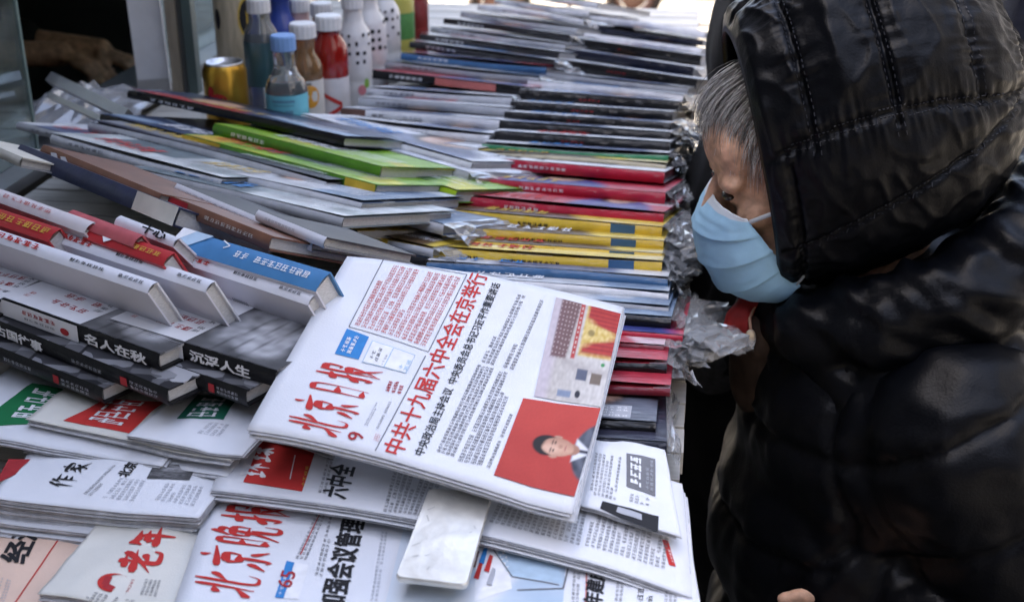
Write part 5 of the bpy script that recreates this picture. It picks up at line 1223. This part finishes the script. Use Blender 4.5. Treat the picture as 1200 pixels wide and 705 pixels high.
Fc += [(J(i+1, k), J(i+1, k+1), J(i, k+1), J(i, k)) for i in range(NI) for k in range(NA)] + [(I(0, k+1), I(0, k), J(0, k), J(0, k+1)) for k in range(NA)]
hd_ = mk('hood', V, Fc, jk, P1, True)
# stitching along the hood's seams
st_ = MB()
def stitch(path):
    for (i0, k0), (i1, k1) in zip(path[:-1:2], path[1::2]):
        A, B = Vh[i0, k0 % NA], Vh[i1, k1 % NA]; nn_ = Nn[i0, k0 % NA]; d_ = B-A
        if np.linalg.norm(d_) < 1e-5: continue
        sd_ = unit(np.cross(d_, nn_))*.00055; A, B = A+nn_*.0012, B+nn_*.0012
        st_.add([A-sd_, A+sd_, B+sd_, B-sd_, A+nn_*.0006, B+nn_*.0006], [(0, 4, 5, 3), (4, 1, 2, 5)])
for off in (-4, 4):
    for c_ in (.045, .118, .195):
        i0 = min(range(NS), key=lambda i: abs(SS[i]*LH-c_)); stitch([(i0+off//2, k) for k in range(6, 75)])
for fn_ in (lambda s_: .12 + .12*math.sin(3.2*s_+.2), lambda s_: -.50 + .62*s_):
    for off in (-1, 1):
        path = []
        for i in range(10, NS-12):
            v_ = max(-.98, min(.98, fn_(SS[i]))); path.append((i, int(round(math.asin(v_)/(2*math.pi)*NA))+off))
        stitch(path)
st_.build('stitching', mat('dark grey thread', (.018, .019, .024), .6, .3, 0, 0), hd_)
# hood neck: folds of cloth between hood and jacket
fl = Flesh()
fl.limb([G(.030, 0, -.160), G(-.02, .075, -.155), G(-.09, .105, -.128), G(-.17, .100, -.075), G(-.225, .05, -.040), G(-.24, -.05, -.04)], [.03, .044, .056, .058, .056, .045])
fl.limb([G(.035, 0, -.155), G(-.02, -.075, -.165), G(-.09, -.115, -.15), G(-.2, -.08, -.08)], [.03, .045, .05, .05])
fl.limb([G(.01, .05, -.20), G(-.06, .13, -.20), G(-.16, .14, -.165)], [.03, .045, .045])
fl.limb([G(.005, .08, -.142), G(-.06, .115, -.118), G(-.13, .12, -.092), G(-.19, .09, -.062)], [.036, .048, .052, .05])
V, N, Fc = fl.grow(.006, 6)
V2 = V.copy()
for i, p in enumerate(V):
    fz = np.dot(p-H0, f1); q = mnoise.noise(Vector((fz*16, (p[2]-.5*fz)*60, np.dot(p-H0, l1)*14)))
    V2[i] = p + N[i]*(.008*q + .004*mnoise.noise(Vector(p*45)))
mk('collar', V2, Fc, jk, P1, True)
# scarf peeping out at the throat
fl = Flesh(); fl.limb([G(-.01, .075, -.120), G(.022, .055, -.145), G(.035, .02, -.160), G(.032, -.03, -.160)], [.010, .012, .014, .014]); fl.limb([G(.0, .07, -.150), G(.022, .04, -.172), G(.03, .0, -.18)], [.010, .012, .012]); V, N, Fc = fl.grow(.004, 3)
mk('scarf', V, Fc, mat('olive patterned scarf', (.07, .06, .028), .9, .1, 0, .7, 90), P1, True)
# face mask with pleats
nu, nv = 40, 72; V = []; pr = [(0, .102, .004), (.1, .118, -.010), (.28, .131, -.032), (.5, .131, -.066), (.72, .121, -.098), (.88, .102, -.114), (1, .080, -.122)]
for j in range(nv+1):
    v = j/nv; xf = np.interp(v, [q_[0] for q_ in pr], [q_[1] for q_ in pr]); zf = np.interp(v, [q_[0] for q_ in pr], [q_[2] for q_ in pr])
    pl = .0042*((v*4.2) % 1.0 - .5) if .12 < v < .85 else 0
    for i in range(nu+1):
        ph = (i/nu-.5)*2; a = ph*R(88)
        yw = .071 - .012*abs(v-.45); xs = .080 - .034*v
        xx = xs + (xf-xs)*math.cos(a)**.85 if abs(ph) < .999 else xs
        zz = zf*(1-.0) + (-.010 - .085*v - zf)*abs(ph)**2.2
        p = H0 + hf*(xx+pl*math.cos(a)) + l1*(yw*math.sin(a) + pl*math.sin(a)*(1-abs(ph)**6)) + hu*(zz+.004*math.cos(a)*(v-.5)) + hf*.0012*mnoise.noise(Vector((i*.3, j*.3, 1)))
        V.append(p)
nn = (nu+1)
Fc = [(j*nn+i, j*nn+i+1, (j+1)*nn+i+1, (j+1)*nn+i) for j in range(nv) for i in range(nu)]
mi = [0 if j > 2 else 1 for j in range(nv) for i in range(nu)]
mblue = mat('pale blue mask', (.33, .56, .74), .8, .2, 0, .06, 60, .12, 500); mwhite = mat('white mask edge', (.58, .64, .70), .75, .2, 0, .05, 60)
mo = mk('face_mask', V, Fc, [mblue, mwhite], P1, True, mi)
sol = mo.modifiers.new('t', 'SOLIDIFY'); sol.thickness = .0015; sol.offset = 1
W_ = lambda x, y, z: H0 + hf*x + l1*y + hu*z
for s_ in (1, -1):
    V, Fc = tube([W_(.078, .066*s_, -.014), W_(.025, .076*s_, -.006), W_(.0, .080*s_, .010)], .0022, 6); mk('ear_loop', V, Fc, mwhite, mo, True)
    V, Fc = tube([W_(.052, .062*s_, -.094), W_(.015, .076*s_, -.06), W_(-.005, .080*s_, -.02)], .0022, 6); mk('ear_loop', V, Fc, mwhite, mo, True)
# grey hair over brow and temple
hm = [mat('grey hair', (.36, .35, .335), .45, .4, 0, .3, 300), mat('white hair', (.66, .65, .63), .45, .4, 0, .2, 300), mat('dark grey hair', (.12, .115, .105), .45, .4, 0, .3, 300)]
r = random.Random(5); VV, FF, MI = [], [], []
for k in range(1500):
    y = r.uniform(-.078, .080); side = abs(y)/.08
    x0 = .020 - .075*side**2 + r.uniform(-.03, .015); z0 = .118 - .05*side**2 + r.uniform(-.008, .006)
    dn = r.uniform(.45, 1.0); tipz = .050 + .025*r.random() - (.085*side**1.5)*dn + .035*(1-dn); tipx = .094 - .055*side**1.6 + r.uniform(-.008, .008) - .025*(side > .8)
    ty = y*1.04 + r.uniform(-.008, .008)
    p0, p3 = np.array([x0, y*.9, z0]), np.array([tipx, ty, tipz]); pm = np.array([max(x0, tipx)*.66+.024*(1-side*.6), y*1.06, z0*.55+tipz*.45+.014]) + np.array([r.gauss(0, .004), r.gauss(0, .003), r.gauss(0, .004)])
    w0 = .00075*r.uniform(.6, 1.3); b0 = len(VV)
    for i in range(7):
        t = i/6; p = p0*(1-t)**2 + 2*pm*t*(1-t) + p3*t*t; ww = w0*(1-.75*t)
        p = W_(*p); VV += [p + l1*ww, p + hf*ww*.7 + hu*ww*.5, p - l1*ww*.6 - hf*ww*.4]
    for i in range(6):
        for e_ in range(3): FF.append((b0+3*i+e_, b0+3*i+(e_+1) % 3, b0+3*i+3+(e_+1) % 3, b0+3*i+3+e_)); 
    MI += [r.choices((0, 1, 2), (5, 3, 3))[0]]*18
hr = mk('hair', VV, FF, hm, P1, True, MI); hr['kind'] = 'stuff'

# --- two more customers standing farther along the counter
def customer(label, B0, f2, coat_m):
    l2 = np.cross(UZ, f2)
    G2 = lambda f, l, z: B0 + f2*f + l2*l + UZ*z
    ft = G2(0, 0, 0); ft[2] = GZ
    P2 = thing('person', label, 'person', ft)
    fl = Flesh(); hh = G2(.03, 0, .34); head(fl, hh, f2, l2, UZ)
    fl.limb([G2(-.03, 0, .14), G2(0, 0, -.1), G2(0, 0, -.4)], [.11, .12, .12])
    S2 = {s_: G2(-.01, .175*s_, .10) for s_ in (1, -1)}; E2 = {s_: G2(.02, .235*s_, -.19) for s_ in (1, -1)}; W2 = {1: G2(.10, .13, -.40), -1: G2(.16, -.16, -.32)}
    for s_ in (1, -1):
        fl.limb([S2[s_], E2[s_], W2[s_]], [.05, .042, .029]); hand(fl, W2[s_]+f2*.02, unit(f2-UZ*.35), unit(UZ+l2*.5*s_), unit(-l2*s_+UZ*.3), .9, 1.0)
        hp = G2(0, .09*s_, -.50); kn_ = G2(.02, .1*s_, -.85); an = G2(-.02, .1*s_, GZ+.09-B0[2]); fl.limb([hp, kn_, an], [.085, .055, .042]); fl.limb([an, an+f2*.13-UZ*.05], [.038, .03])
    V, N, Fc = fl.grow(.006, 3); mk('body', V, Fc, skin, P2, True)
    fl = Flesh()
    fl.ell(hh - f2*.015 + UZ*.035, [f2*.105, l2*.088, UZ*.095]); V, N, Fc = fl.grow(.008, 3); mk('knitted_cap', V, Fc, coatm, P2, True)
    fl = Flesh()
    fl.ell(G2(-.01, 0, -.0), [f2*.15, l2*.20, UZ*.17]); fl.ell(G2(-.015, 0, .13), [f2*.145, l2*.215, UZ*.13]); fl.limb([G2(-.015, 0, .18), G2(-.01, 0, .26)], [.095, .082]); fl.ell(G2(0, 0, -.25), [f2*.165, l2*.20, UZ*.24]); fl.ell(G2(.0, 0, -.52), [f2*.185, l2*.215, UZ*.22]); fl.ell(G2(0, 0, -.70), [f2*.185, l2*.22, UZ*.14])
    for s_ in (1, -1): fl.limb([S2[s_], E2[s_], W2[s_]-(W2[s_]-E2[s_])*.22], [.085, .072, .056])
    V, N, Fc = fl.grow(.009, 6)
    V2 = V + N*np.array([[.006*mnoise.noise(Vector((p[0]*18, p[1]*18, p[2]*9)))] for p in V]); mk('coat', V2, Fc, coat_m, P2, True)
    fl = Flesh(); a, b = W2[1]-(W2[1]-E2[1])*.26, W2[1]-(W2[1]-E2[1])*.02; fl.limb([a, b], [.058, .052]); V, N, Fc = fl.grow(.006, 3); mk('cuff', V, Fc, mat('dark grey knitted cuff', (.07, .07, .075), .9, .2, 0, .3, 120, .5, 300), P2, True)
    fl = Flesh()
    for s_ in (1, -1): fl.limb([G2(0, .09*s_, -.6), G2(.02, .1*s_, -.85), G2(-.02, .1*s_, GZ+.07-B0[2])], [.10, .085, .07])
    V, N, Fc = fl.grow(.012, 4); mk('trousers', V, Fc, trou, P2, True)
    for s_ in (1, -1):
        an = G2(-.02, .1*s_, GZ+.045-B0[2]); fl = Flesh(); fl.limb([an-f2*.05, an+f2*.07, an+f2*.17-UZ*.008], [.045, .045, .036]); V, N, Fc = fl.grow(.009, 3); mk('shoe', V, Fc, shoe, P2, True)
customer('customer in a long black coat standing behind the hooded reader', D(948, 60, 1.70), unit(-_rt + .15*_fw*np.array([1, 1, 0])), coatm)
customer('customer in a dark navy coat at the back, right of the black coat', D(1235, 20, 2.05), unit(-_rt + .5*_fw*np.array([1, 1, 0])), mat('dark navy coat', (.006, .008, .018), .6, .25, 0, .3, 120, .4, 300))

# --- shoulder bag with a red flap and a metal tag, held between the two customers
bc = D(892, 412, 1.36)
bg_ = thing('shoulder_bag', 'brown shoulder bag with a red flap and a small pale metal tag', 'bag', bc - UZ*.10)
fl = Flesh(); fl.ell(bc, [f1*.035, l1*.05, UZ*.085]); fl.ell(bc-f1*.05-UZ*.01, [f1*.05, l1*.05, UZ*.075]); fl.ell(bc+UZ*.03+f1*.005, [f1*.03, l1*.055, UZ*.04]); V, N, Fc = fl.grow(.005, 4)
mk('pouch', V + N*np.array([[.004*mnoise.noise(Vector(p*40))] for p in V]), Fc, mat('dark brown bag cloth', (.04, .024, .016), .8, .2, 0, .4, 60, .3, 200), bg_, True)
fl = Flesh(); fl.limb([D(850, 398, 1.31), D(862, 372, 1.31), D(882, 352, 1.315), D(902, 346, 1.32)], [.007, .011, .012, .010]); fl.limb([D(872, 368, 1.305), D(876, 392, 1.305)], [.008, .006]); V, N, Fc = fl.grow(.003, 3)
mk('flap', V, Fc, mat('red bag cloth', (.26, .014, .012), .7, .3, 0, .3, 80), bg_, True)
tg = D(879, 397, 1.295); V, Fc = usphere(tg, [f1*.006, l1*.0015, UZ*.011], 16, 8); mk('metal_tag', V, Fc, mat('pale metal tag', (.6, .52, .42), .35, .5, 0, .1, 60, metal=.6), bg_, True)
V, Fc = tube([tg+UZ*.01, D(878, 372, 1.30), D(889, 350, 1.31), D(900, 345, 1.31)], .0016, 6); mk('tag_cord', V, Fc, mat('tan cord', (.42, .24, .16), .7, .3, 0, .2, 80), bg_, True)
V, Fc = tube([bc+UZ*.07-l1*.02, bc+UZ*.20-f1*.05, bc+UZ*.34-f1*.10+l1*.0], .009, 6); mk('strap', V, Fc, trou, bg_, True)

# --- the vendor in the dark behind the hatch: only the folded hands catch light
f3 = np.array([1.0, -.25, 0]); f3 = unit(f3); l3 = np.cross(UZ, f3)
V0 = np.array([KX-1.15, GY+.62, .98])
ft = V0.copy(); ft[2] = GZ+.03
P3 = thing('person', 'vendor in black behind the hatch with folded hands in the dark', 'person', ft)
fl = Flesh(); head(fl, V0+UZ*.42+f3*.03, f3, l3, UZ); fl.limb([V0+UZ*.2, V0-UZ*.1, V0-UZ*.35], [.11, .12, .13])
W3 = {1: D(92, 66, 2.75), -1: D(140, 62, 2.80)}
for s_, w_ in ((1, W3[-1]), (-1, W3[1])):
    sh_, el_ = V0+l3*.17*s_+UZ*.17, V0+l3*.22*s_+f3*.06-UZ*.10; fl.limb([sh_, el_, w_-f3*.05], [.05, .04, .028])
    hand(fl, w_-f3*.05, unit(f3-UZ*.25), UZ+f3*.3, -l3*s_, 1.1, .9)
for s_ in (1, -1): fl.limb([V0+l3*.09*s_-UZ*.45, V0+l3*.1*s_-UZ*.85, [V0[0]+l3[0]*.1*s_, V0[1]+l3[1]*.1*s_, GZ+.07]], [.09, .06, .04])
V, N, Fc = fl.grow(.005, 3); mk('body', V, Fc, skin, P3, True)
fl = Flesh(); fl.ell(V0+UZ*.03, [f3*.14, l3*.2, UZ*.2]); fl.ell(V0-UZ*.25, [f3*.15, l3*.2, UZ*.28])
for s_, w_ in ((1, W3[-1]), (-1, W3[1])):
    sh_, el_ = V0+l3*.17*s_+UZ*.17, V0+l3*.22*s_+f3*.06-UZ*.10; fl.limb([sh_, el_, el_*.25+(w_-f3*.05)*.75], [.075, .062, .05])
V, N, Fc = fl.grow(.010, 5); mk('jacket', V, Fc, coatm, P3, True)

# --- small-wheeled bicycle parked on the sunlit pavement
bx0 = P(742, 30, GZ); dirb = unit(np.array([.85, .5, 0])); nb_ = np.cross(UZ, dirb)
BK = thing('bicycle', 'brown small-wheeled bicycle parked on the sunlit pavement beyond the counter', 'bicycle', bx0)
bmet = mat('brown bicycle paint', (.12, .05, .03), .4, .5, .3, .2, 40); rub = mat('bicycle rubber', (.03, .022, .018), .8, .2, 0, .2, 60)
def ring(c, Rr, r, m, name, parent, n=36):
    V, Fc = [], []
    for i in range(n):
        a = 2*math.pi*i/n; d = dirb*math.cos(a)+UZ*math.sin(a)
        for k in range(8): q = 2*math.pi*k/8; V.append(c + d*(Rr+r*math.cos(q)) + nb_*r*math.sin(q))
    for i in range(n):
        for k in range(8): Fc.append((i*8+k, ((i+1) % n)*8+k, ((i+1) % n)*8+(k+1) % 8, i*8+(k+1) % 8))
    return mk(name, V, Fc, m, parent, True)
for off in (0, -.95):
    c = bx0 + dirb*off + UZ*.216; wh = bpy.data.objects.new('wheel', None); COL.objects.link(wh); wh.parent = BK; wh.location = tuple(c-bx0)
    ring(c, .18, .034, rub, 'tyre', wh); ring(c, .135, .020, bmet, 'rim', wh); V, Fc = usphere(c, [dirb*.11, nb_*.03, UZ*.11]); mk('hub_cover', V, Fc, bmet, wh, True)
    mb = MB()
    for k in range(12):
        a = math.pi*k/6; mb.add(*tube([c, c+(dirb*math.cos(a)+UZ*math.sin(a))*.15], .002, 4))
    mb.add(*tube([c-nb_*.04, c+nb_*.04], .022, 10)); mb.build('spokes', steel, wh)
for nm, pts, rr in (('fork', [bx0+UZ*.2+nb_*.04, bx0-dirb*.06+UZ*.45, bx0-dirb*.12+UZ*.72], .014), ('main_tube', [bx0-dirb*.1+UZ*.55, bx0-dirb*.55+UZ*.28, bx0-dirb*.95+UZ*.2], .022), ('seat_post', [bx0-dirb*.55+UZ*.28, bx0-dirb*.66+UZ*.80], .014),
                    ('handlebar', [bx0-dirb*.14+UZ*.95-nb_*.25, bx0-dirb*.14+UZ*.97, bx0-dirb*.14+UZ*.95+nb_*.25], .012), ('stem', [bx0-dirb*.12+UZ*.7, bx0-dirb*.14+UZ*.96], .014), ('stand', [bx0-dirb*.5+UZ*.27+nb_*.02, bx0-dirb*.35+nb_*.14+UZ*.005], .012)):
    V, Fc = tube(pts, rr, 10); mk(nm, V, Fc, bmet if nm != 'stand' else rub, BK, True)
V, Fc = usphere(bx0-dirb*.67+UZ*.82, [dirb*.13, nb_*.07, UZ*.035]); mk('saddle', V, Fc, rub, BK, True)

# --- unseen buildings added to block the low sky and deepen contrast
def sky_block(label, org, along, out, L, Hh, m, nx, nz):
    org, along, out = map(np.array, (org, along, out)); o = thing('sky_block', label, 'sky_block', org + along*L/2)
    V, Fc = boxv(org, along*L, -out*8, (0, 0, Hh)); mk('wall', V, Fc, m, o)
    V, Fc = boxv(org-along*.3+out*.3+np.array([0, 0, Hh+.004]), along*(L+.6), -out*8.6, (0, 0, .5)); mk('roof', V, Fc, kpaint, o)
    wm = mat('dark window', (.03, .035, .04), .1, .5, 0, .1, 5); fm = mat('window surround', (.25, .24, .22), .7, .3, 0, .1, 8)
    dx, dz = L/nx, Hh/nz
    fme = pme = None
    for i in range(nx):
        for k in range(nz):
            c = org + along*(dx*(i+.5)-.8) + np.array([0, 0, dz*(k+.35)])
            V, Fc = boxv(c+out*.003, along*1.6, out*.12, (0, 0, 1.7)); w_ = mk('window', V, Fc, fm, o)
            V, Fc = boxv(c+along*.1+out*.125+np.array([0, 0, .1]), along*1.4, out*.01, (0, 0, 1.5)); mk('pane', V, Fc, wm, w_)
brk = mat('dark brick', (.045, .045, .05), .9, .2, 0, .25, 2.5)
sky_block('dark brick building added out of view on the customers side to cut sky fill', (9.5, -16.0, GZ), (0, 1.0, 0), (-1.0, 0, 0), 46, 13, brk, 9, 4)
sky_block('dark brick building added out of view at the near end to cut sky fill', (-22.0, -13.0, GZ), (1.0, 0, 0), (0, 1.0, 0), 32, 13, brk, 7, 4)
